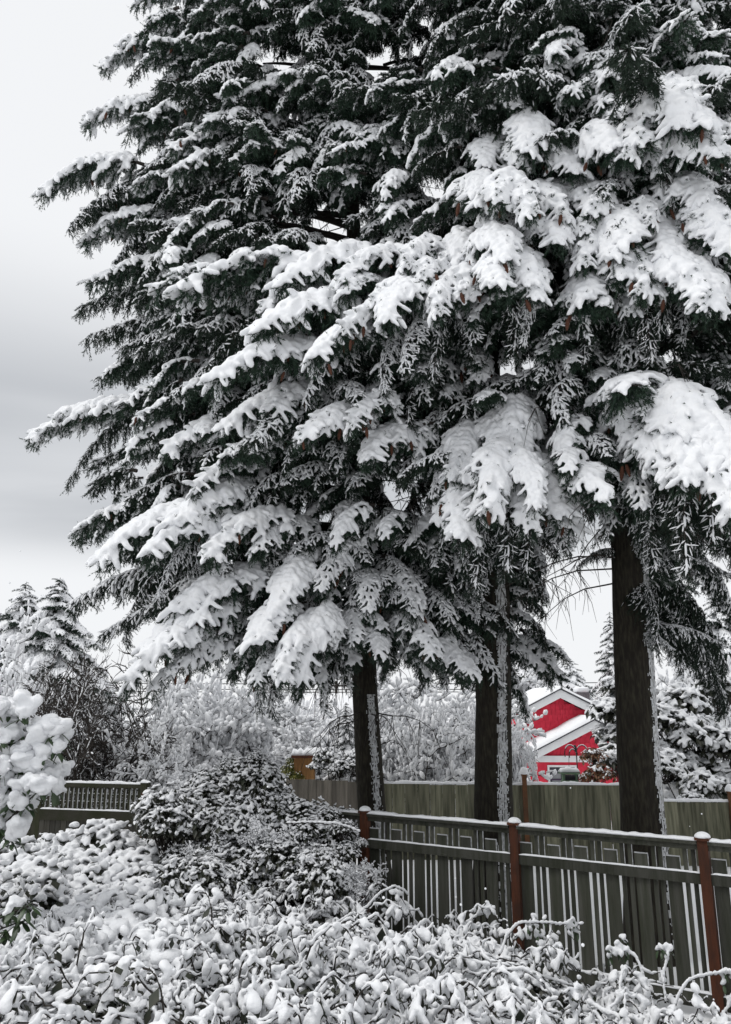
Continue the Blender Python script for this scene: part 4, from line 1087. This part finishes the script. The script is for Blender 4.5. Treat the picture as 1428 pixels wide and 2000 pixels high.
# --- bare twiggy shrubs and small trees, every twig lined with snow
def twiggy(seed, stems=6, kids=(5, 5, 5), rs=.02, spread=.9, up=1.0, rw=.010, sprob=.95, curl=.3, thin=True):
    rng = np.random.default_rng(seed); wd = MB(); sn = MB()
    def grow(p, d, l, r, lv):
        K = (5, 5, 4, 3)[lv]; pts = [p]
        for i in range(K - 1):
            d = d + rng.normal(0, curl * .4, 3) + np.array([0, 0, (.10 if lv == 0 else -.10) * up]); d /= np.linalg.norm(d)
            pts.append(pts[-1] + d * l / (K - 1))
        pts = np.array(pts)
        if not (lv == len(kids) and thin and rng.random() < .5): wd.tube(pts, np.linspace(r, r * .55, K), 3 if lv else 5, cap=False)
        if lv:
            for i in range(K - 1):
                if rng.random() > sprob * .93: continue
                d_ = pts[i + 1] - pts[i]; L_ = np.linalg.norm(d_)
                s_ = rs * (1.2 - .10 * lv) * rng.choice((.6, .8, 1.0, 1.5))
                sn.blob((pts[i] + pts[i + 1]) / 2 + np.array([0, 0, r * .5 + s_ * .6]), (L_ * rng.uniform(.42, .62), s_, s_ * .85), 0, X=d_)
        if lv < len(kids):
            for i in range(kids[lv]):
                t_ = rng.uniform(.3, 1.0); b = np.array([np.interp(t_, np.linspace(0, 1, K), pts[:, k]) for k in range(3)])
                n = rng.normal(size=3); n[2] = n[2] * .6 + .15; dd = d * .65 + n / np.linalg.norm(n) * spread; dd /= np.linalg.norm(dd)
                grow(b, dd, l * rng.uniform(.38, .60), r * .60, lv + 1)
    for i in range(stems):
        a = i * 6.28 / stems + rng.uniform(-.4, .4)
        d = np.array([math.cos(a) * .55 * spread, math.sin(a) * .55 * spread, 1.]); d /= np.linalg.norm(d)
        grow(np.array([math.cos(a) * .08, math.sin(a) * .08, -.05]), d, rng.uniform(.55, .75), rw * 2.4, 0)
    V = np.concatenate(wd.v); ext = (np.percentile(np.abs(V[:, 0]), 96), V[:, 2].max())
    return wd.mesh('branches', M['twig']), sn.mesh('snow', M['snow'], True), ext
TW = [twiggy(800 + i, 8, (8, 7, 5), .0135, rw=.0030, curl=.45) for i in range(2)]
TWD = [twiggy(820 + i, 9, (8, 8, 6), .0034, 1.0, .5, .0042, .26, .6, False) for i in range(1)]
TWF = [twiggy(840 + i, 8, (8, 7, 5), .0145, 1.0, .6, .0034, 1.0, .45) for i in range(2)]
rng = random.Random(3)
for px, py, Y, sc in [(430, 1700, 9.6, 1.0), (540, 1690, 9.5, 1.05), (640, 1720, 9.2, .85), (380, 1720, 9.3, .8), (690, 1740, 9.0, .7)]:   # loose outer twigs of the dark-leaved shrub
    br, sn, ext = TW[rng.randrange(2)]
    b = link('branches', br, cam_shrub, P(px, py, Y) - cam_shrub.location - Vector((0, 0, .1)), (0, 0, rng.random() * 6), (sc * .62, sc * .62, sc * .72)); b['kind'] = 'stuff'
    link('snow', sn, b)['kind'] = 'stuff'
def place_twiggy(name, label, px, ytop, Y, wpx, var, k, group=None, cat='shrub'):
    br, sn, (ex, ez) = var[k]
    top = P(px, ytop, Y); g = gz(Y)
    hs = (top.z - g) / ez; ws = wpx / 2 / FPX * Y * 1.03 / ex
    t = thing(name, label, cat, (top.x, Y, g), k * 2.1 + px, group)
    b = link('branches', br, t, scale=(ws, ws, hs)); b['kind'] = 'stuff'
    s_ = link('snow', sn, b); s_['kind'] = 'stuff'
    return t
for a in [
    ('bare_shrub', 'tall bare shrub with every twig lined in snow between the slimmest and middle trunks', 832, 1262, 21, 290, TW, 0),
    ('bare_shrub', 'snow-lined bare shrub close behind the fence, its twigs crossing the red house front', 990, 1385, 20, 80, TW, 1),
    ('bare_shrub', 'snowy bare shrub directly above the grey board fence', 590, 1368, 19.5, 220, TW, 0),
    ('bare_shrub', 'bright snow-lined bush below the lowest hanging bough', 500, 1318, 21, 280, TW, 1),
    ('bare_shrub', 'bright snow-lined bush right of the dark bare tree', 400, 1305, 20, 260, TWF, 0),
    ('bare_shrub', 'low snowy bush just right of the lattice fence post', 320, 1370, 17.5, 180, TWF, 1),
    ('bare_shrub', 'distant snowy bush beside the round white roof', 560, 1350, 30, 200, TWF, 0),
    ('bare_tree', 'dark bare tree with fine twigs and little snow behind the lattice fence', 205, 1215, 17, 300, TWD, 0),
    ('bare_tree', 'second dark fine-twigged bare tree just left of the other, above the lattice rail', 130, 1250, 17.6, 240, TWD, 0),
    ('bare_tree', 'frosted white tree at the left edge below the far conifers', 25, 1200, 21, 250, TWF, 1),
    ('bare_shrub', 'snow-heaped twiggy bush right of the thickest trunk', 1345, 1280, 22, 230, TWF, 0),
    ('bare_shrub', 'lower snow-lined shrub pressed against the back of the olive board fence', 790, 1335, 18, 200, TW, 1),
    ('bare_shrub', 'snow-lined shrub half hidden behind the middle trunk', 915, 1320, 18.5, 170, TW, 0),
]: place_twiggy(*a, cat='tree' if a[0] == 'bare_tree' else 'shrub')
shrub('laurel_shrub', 'broad-leaved evergreen shrub with snowy drooping leaves at the right edge', 'shrub', [(1300 + (i * 61) % 170, 1420 + 26 * i, 17.5 - .2 * (i % 3), 1.15) for i in range(8)] + [(1330, 1385, 18, 1.2), (1410, 1360, 18, 1.2), (1290, 1500, 16.6, .9), (1370, 1545, 15.6, .75), (1350, 1575, 15.0, .5)], LAUREL, 12)
shrub('rhododendron', 'evergreen bush heaped with snow between the red gable and the thickest trunk', 'shrub', [(1190, 1400, 20, .95), (1200, 1445, 20, .95), (1200, 1490, 19.5, 1.0), (1212, 1350, 20.5, .9)], LAUREL, 13)
shrub('rust_leaved_shrub', 'low shrub with rust and green leaves in front of the red house wall', 'shrub', [(1158, 1480, 18.5, .62), (1172, 1515, 18, .7), (1150, 1525, 18, .5)], RUST, 14)
shrub('golden_shrub', 'small yellow-green bush left of the tan plank shed', 'shrub', [(566, 1508, 17, .42), (574, 1490, 17.1, .35), (578, 1520, 16.9, .4)], GOLD, 15)
shrub('round_shrub', 'low rounded snowy conifer bush on top of the grey fence', 'shrub', [(622, 1500, 16.6, .4), (640, 1485, 16.6, .6), (665, 1500, 16.5, .6), (690, 1495, 16.6, .6), (655, 1508, 16.4, .4)], HEDGE, 16)

# --- far conifers built from the same boughs at smaller size
def conifer(label, px, ytop, Y, wpx, seed, kind='medium', k=0, droop=.35):
    rng = random.Random(seed); top = P(px, ytop, Y); g = gz(Y); Ht = top.z - g
    t = thing('conifer', label, 'tree', (top.x, Y, g), 0, 'snowy conifers in the distance')
    mb = MB(); mb.tube([(0, 0, -.2), (0, 0, Ht * .5), (0, 0, Ht)], (.022 * Ht, .013 * Ht, .01), 8); link('trunk', mb.mesh('trunk', M['bark'], True), t)
    wr = wpx / 2 / FPX * Y
    n = 150
    for i in range(n):
        u = (i + .5) / n; z = Ht * (.12 + .88 * u)
        L = (wr * (1 - u) ** .8 + .07 * wr) * rng.uniform(.8, 1.2)
        kd = kind if rng.random() < .8 else 'heavy'
        v = VAR[kd][rng.randrange(len(VAR[kd]))]; sc = L / v['tip'][0]
        o = link('bough', v['me'], t)
        o.matrix_local = Matrix.Translation((0, 0, z)) @ Matrix.Rotation(i * 2.4 + rng.uniform(-.3, .3), 4, 'Z') @ Matrix.Rotation(R(rng.uniform(-14, 16)), 4, 'Y') @ Matrix.Diagonal((sc, sc, sc, 1))
        link('snow', v['snow'], o)['kind'] = 'stuff'
conifer('left one of the two pale conifers rising above the bushes at the left edge', 52, 1136, 36, 280, 1)
conifer('right, broader one of the two pale conifers rising above the bushes at the left edge', 118, 1128, 34, 340, 2)
conifer('narrow upright conifer against the sky just left of the thickest trunk', 1190, 1195, 38, 150, 3)
conifer('wide drooping conifer behind the left side of the red house roof', 1040, 1225, 46, 300, 4)
conifer('small distant conifer above the red house ridge', 1115, 1290, 60, 170, 5)
conifer('dark upright evergreen close behind the slimmest trunk on its left', 676, 1372, 17.5, 120, 6)
conifer('tall snowy conifer at the right edge behind the laurel', 1400, 1150, 30, 330, 7)

# ------------------------------------------------------------------ small things behind the fence
def small_things():
    # tan plank shed and its snowy top
    a = P(578, 1525, 16.9); b = P(604, 1480, 16.9)
    t = thing('plank_shed', 'tan plank box with a snowy top behind the grey fence', 'shed', (a.x, 16.9, 0))
    w_ = b.x - a.x + .16; z1 = b.z
    bm = box_mesh('board', .003, w_ / 5 - .003, -.01, .01, z1 - .9, z1, M['tan'])
    for i in range(5): link('board', bm, t, (i * w_ / 5 - .05, 0, 0))
    r_ = link('roof', box_mesh('roof', -.10, w_ + .02, -.10, .45, z1, z1 + .05, M['post']), t); link('snow', snow_strip(w_ + .14, .5, .16, 2), r_, (-.11, .16, z1 + .05))
    link('back_panel', box_mesh('back_panel', -.05, w_ - .05, .02, .40, z1 - .9, z1 - .002, M['tan']), t)
    # little roofed shelter
    a = P(606, 1480, 20); b = P(665, 1440, 20)
    t = thing('roofed_shelter', 'small grey shelter with orange fascia and snow on its stepped roof', 'shed', ((a.x + b.x) / 2, 20, gz(20)))
    hx = (b.x - a.x) / 2; g0 = gz(20); zc = P(0, 1468, 20).z - g0
    link('wall', box_mesh('wall', -.05, hx, -.2, .8, 0, zc + .18, M['grey']), t)
    link('post', box_mesh('post', -hx + .08, -hx + .14, -.2, -.14, 0, zc, M['tanpost']), t)
    rf = link('roof', box_mesh('roof', -hx, -.052, -.28, .8, zc, zc + .10, M['post']), t); link('snow', snow_strip(hx, 1.0, .2, 3), rf, (-hx - .02, .25, zc + .10))
    rf = link('roof', box_mesh('roof', -.2, hx, -.26, .85, zc + .182, zc + .24, M['grey']), t); link('snow', snow_strip(hx + .3, 1.1, .24, 4), rf, (-.25, .25, zc + .24))
    # round white roof far behind
    c = P(648, 1405, 45); g0 = gz(45)
    t = thing('house', 'distant low building with a rounded roof smooth with snow', 'house', (c.x, 45, g0))
    rx = 95 / FPX * 45; zt = P(648, 1352, 45).z - g0; ze = P(648, 1410, 45).z - g0
    link('wall', box_mesh('wall', -rx * .8, rx * .8, -1, 7, 0, ze + .05, M['grey']), t)
    mb = MB(); V, F = ICO[2]; V = V.copy(); V[:, 2] = np.maximum(V[:, 2], -.15); V = np.sign(V) * np.abs(V) ** .85
    mb.add(V * (rx, 5, zt - ze) + (0, 3, ze), F); link('roof', mb.mesh('roof', M['snow'], True), t)
    # utility pole and wires
    c = P(657, 1345, 70); g0 = gz(70)
    t = thing('utility_pole', 'distant utility pole carrying thin wires over the round white roof', 'pole', (c.x, 70, g0))
    zt = P(657, 1330, 70).z - g0
    mb = MB(); mb.tube([(0, 0, 0), (0, 0, zt)], (.16, .12), 8); link('pole', mb.mesh('pole', M['twig'], True), t)
    link('cross_arm', box_mesh('cross_arm', -.9, .9, -.18, -.06, zt - .5, zt - .35, M['twig']), t)
    wires = []
    for py in (1336, 1347, 1352):
        mb = MB(); z = P(657, py, 70).z - g0
        mb.tube([(x, 0, z + .00022 * x * x) for x in np.linspace(-30, 30, 31)], .035, 4); link('wire', mb.mesh('wire', M['iron']), t)
    # shepherd's hook with feeder and bird
    top = P(980 + 945 / 6.49, 1320 + 960 / 6.49, 16.0)
    t = thing('shepherds_hook', 'black double shepherd hook in front of the red house', 'garden hook', (top.x, 16.0, 0))
    mb = MB(); mb.tube([(0, 0, -.1), (0, 0, top.z)], .012, 6); link('pole', mb.mesh('pole', M['iron'], True), t)
    for sx, sz in ((-1, 1.0), (-.62, .72), (1, 1.0)):
        pts_ = [(sx * .235 * (1 - math.cos(a)) * .5 * 1.0, 0, top.z - .12 * (1 - sz) - .04 + .16 * sz * math.sin(a)) for a in np.linspace(0, math.pi * 1.12, 12)]
        mb = MB(); mb.tube(pts_, .009, 5); h = link('hook_arm', mb.mesh('hook_arm', M['iron'], True), t)
        mb = MB(); mb.tube([(x, y, z + .012) for x, y, z in pts_[1:9]], .010, 5); link('snow', mb.mesh('snow', M['snow'], True), h)
    mb = MB()
    mb.blob((0, 0, .045), (.028, .03, .055), 2); mb.blob((-.012, 0, .105), (.024, .022, .024), 2)
    mb.tube([(-.03, 0, .106), (-.055, 0, .10)], (.007, .001), 5); mb.tube([(.01, 0, .02), (.03, 0, -.06)], (.014, .01), 5)
    bt = thing('bird', 'small dark bird perched on top of the shepherd hook', 'bird', (top.x - .01, 16.0, top.z))
    link('body', mb.mesh('body', M['iron'], True), bt)
    c0 = P(980 + 775 / 6.49, 1320 + 1355 / 6.49, 15.9); c1 = P(980 + 945 / 6.49, 1320 + 1245 / 6.49, 15.9)
    w_ = c1.x - c0.x; h_ = c1.z - c0.z
    t = thing('bird_feeder', 'green house-shaped bird feeder with a snowy roof above the board fence', 'bird feeder', (c0.x, 15.9, c0.z))
    link('tray', box_mesh('tray', -.01, w_ + .01, -.10, .10, 0, .05, M['feeder']), t)
    for x in (0, w_ - .035): link('end_panel', box_mesh('end_panel', x, x + .035, -.07, .07, .05, h_, M['feeder']), t)
    link('seed_hopper', box_mesh('seed_hopper', .036, w_ - .036, -.045, .045, .05, h_ - .01, M['glass']), t)
    for sg in (-1, 1):
        mb = MB(); mb.box(-.05, w_ + .05, -.005, .135, -.008, .008)
        o = link('roof_panel', mb.mesh('roof_panel', M['feeder']), t, (0, 0, h_ + .07), (R(-28) if sg > 0 else R(180 + 28), 0, 0))
    link('snow', snow_strip(w_ + .11, .22, .09, 5), t, (-.055, 0, h_ + .04))
    mb = MB(); mb.tube([(w_ * .5, 0, h_ + .08), (w_ * .5 + .02, 0, top.z - c0.z)], .004, 4); link('hanger', mb.mesh('hanger', M['iron']), t)
small_things()

# ------------------------------------------------------------------ snow-heaped rhododendron at the left edge
def pillow(seed):
    rng = np.random.default_rng(seed); mb = MB()
    for i in range(6):
        mb.blob(rng.normal(0, .45, 3) * (.10, .10, .05) + (0, 0, 0), rng.uniform(.06, .10, 3) * (1.15, 1.0, .75), 2)
    mb.blob((0, 0, -.06), (.055, .05, .07), 1); mb.blob((.05, -.03, -.05), (.04, .04, .07), 1)
    return remeshed(mb, 'snow_pillow', M['snow'], .013, 1, grain=.009)
PIL = [pillow(900 + i) for i in range(4)]
def big_leaf():
    mb = MB(); n = 6; V = []; F = []
    for i in range(n + 1):
        u = i / n; w_ = .026 * math.sin(math.pi * min(1, .08 + .92 * u)) ** .7
        z = -.03 * u * u
        V += [(.14 * u, -w_, z - .006), (.14 * u, 0, z), (.14 * u, w_, z - .006)]
    for i in range(n):
        for j in (0, 1): F.append((3 * i + j, 3 * i + j + 1, 3 * i + j + 4, 3 * i + j + 3))
    mb.add(V, F); return mb.mesh('leaf', M['leaf'], True)
LEAF = big_leaf()
def rhodo():
    rng = random.Random(77)
    spots = [(-10, 1395), (20, 1380), (45, 1390), (55, 1420), (30, 1430), (5, 1425), (-15, 1445), (60, 1450), (75, 1455), (95, 1425), (115, 1420), (120, 1445), (100, 1450), (88, 1475), (40, 1465), (15, 1480), (-10, 1490), (35, 1495), (58, 1500), (75, 1510), (95, 1495), (112, 1500), (90, 1520), (60, 1530), (30, 1525), (0, 1530), (-15, 1550), (20, 1555), (45, 1560), (62, 1548), (10, 1590), (25, 1600), (-10, 1610), (98, 1535), (70, 1480), (15, 1410), (-30, 1420), (-30, 1500), (-35, 1580)]
    b = P(-260, 1700, 7.6); t = thing('rhododendron', 'rhododendron bush piled with round snow pillows at the left edge above the hedge', 'shrub', (b.x, 7.6, 0))
    st = MB()
    spots += [(x + rng.uniform(-16, 16), y + rng.uniform(-18, 12)) for x, y in spots + spots]
    for i, (px, py) in enumerate(spots):
        Y = 7.4 + rng.uniform(-.35, .35); p = P(px, py, Y) - t.location
        k = rng.choice((.42, .55, .68, .8, .92))
        o = link('snow_pillow', PIL[rng.randrange(4)], t, p, (rng.uniform(-.2, .2), rng.uniform(-.2, .2), rng.random() * 6.28), (k, k, k * rng.uniform(.85, 1.2)))
        q = p - Vector((0, 0, .05))
        if i % 5 == 0: st.tube([(-.1, .1, .0), ((q.x - .1) * .5, (q.y + .1) * .5 + .1, q.z * .6), tuple(q)], (.02, .014, .006), 5)
        a0 = rng.random() * 6
        for j in range(3):
            a = a0 + j * 2.1
            link('leaf', LEAF, t, q + Vector((0, 0, rng.uniform(-.01, .03))), (0, R(rng.uniform(15, 75)), a), rng.uniform(.7, 1.1))
    for px, py, k in [(0, 1420, .5), (40, 1430, .42), (85, 1455, .36), (0, 1500, .5), (50, 1510, .42), (90, 1505, .3), (0, 1570, .42), (35, 1580, .3), (-30, 1460, .5)]:
        fo, sn = CAMEL[rng.randrange(3)]
        o = link('clump', fo, t, P(px, py, 7.75) - t.location, (0, 0, rng.random() * 6), (k, k, k)); o['kind'] = 'stuff'
        link('snow', sn, o)['kind'] = 'stuff'
    for px, py in [(20, 1780), (40, 1800), (10, 1820), (55, 1770), (5, 1620), (25, 1640)]:
        p = P(px, py, 6.4 if py > 1700 else 7.2) - t.location; a0 = rng.random() * 6
        st.tube([(0, 0, .2), ((p.x) * .6, p.y * .6, p.z * .7), tuple(p)], (.012, .01, .005), 5)
        for j in range(9): link('leaf', LEAF, t, p + Vector((rng.uniform(-.05, .05), rng.uniform(-.05, .05), rng.uniform(-.04, .04))), (0, R(rng.uniform(0, 60)), a0 + j * .7), rng.uniform(.6, .95))
    link('stems', st.mesh('stems', M['twig'], True), t)['kind'] = 'stuff'
rhodo()

# ------------------------------------------------------------------ single arching canes against the fence, falling flakes
def cane(label, path, Y0, Y1, heads=()):
    pts = [P(x, y, Y0 + (Y1 - Y0) * i / (len(path) - 1)) for i, (x, y) in enumerate(path)]
    t = thing('bramble_cane', label, 'bramble', pts[0], 0)
    L_ = [p - pts[0] for p in pts]
    fine = []
    for i in range(len(L_) - 1):
        for k in range(5): fine.append(L_[i].lerp(L_[i + 1], k / 5))
    fine.append(L_[-1]); rng = random.Random(len(path) + int(Y0 * 100))
    fine = [Vector((p.x + rng.uniform(-.006, .006), p.y, p.z + rng.uniform(-.006, .006))) for p in fine]
    mb = MB(); mb.tube([tuple(p) for p in fine], np.linspace(.009, .004, len(fine)), 5); link('stem', mb.mesh('stem', M['twig'], True), t)
    sn = MB()
    for a, b in zip(fine, fine[1:]):
        d = b - a; sn.blob(tuple((a + b) / 2 + Vector((0, 0, .011))), (d.length * .6, .013, .015 + rng.uniform(0, .006)), 1, X=tuple(d))
    for hx, hy in heads:
        c = P(hx, hy, Y1) - pts[0]
        for k in range(9):
            q = c + Vector((rng.uniform(-.07, .07), rng.uniform(-.05, .05), rng.uniform(-.07, .06)))
            sn.blob(tuple(q), (.032, .02, .018), 1, X=(rng.uniform(-1, 1), rng.uniform(-.5, .5), -rng.uniform(.2, 1)))
            o = link('leaf', LEAF, t, q + Vector((0, 0, -.015)), (0, R(rng.uniform(20, 80)), rng.random() * 6.28), .5)
    link('snow', remeshed(sn, 'snow', M['snow'], .0105, 1), t)['kind'] = 'stuff'
cane('snowy cane arching right across the slats beside the middle rust brown post', [(975, 1865), (990, 1830), (1010, 1805), (1045, 1802), (1090, 1806), (1140, 1806)], 7.3, 7.6, [(1048, 1800), (1120, 1805), (1050, 1830)])
cane('snowy cane bending left in front of the rightmost post near the bottom corner', [(1318, 1965), (1330, 1935), (1350, 1912), (1385, 1905), (1430, 1900)], 6.6, 6.7, [(1425, 1905)])
cane('thin snowy cane with a curled tip in front of the leftmost slats', [(690, 1790), (720, 1770), (742, 1745), (770, 1732), (790, 1740), (797, 1748)], 8.4, 8.6, [])
cane('upright snowy stem with a round seed head before the slats under the thickest trunk', [(1265, 1935), (1252, 1890), (1240, 1868), (1215, 1850)], 7.0, 7.1, [(1212, 1845), (1200, 1855)])
cane('bent snowy stem with a small tuft left of the rightmost post', [(1300, 1960), (1296, 1900), (1306, 1862)], 6.9, 7.0, [(1304, 1860)])
cane('bare snowy runner lying over the dark-leaved shrub', [(560, 1608), (610, 1606), (660, 1610), (705, 1625)], 8.6, 8.7, [])
mb = MB(); rng = random.Random(5)
for i in range(70):
    p = P(rng.uniform(0, 1428), rng.uniform(900, 2000), rng.uniform(3.5, 8.5)); mb.blob(tuple(p), (.0045 + .004 * rng.random(),) * 3, 0)
tag(link('falling_snow', mb.mesh('falling_snow', M['snow'])), 'scattered snowflakes drifting down in front of the fence and trees', 'snowflakes', kind='stuff')
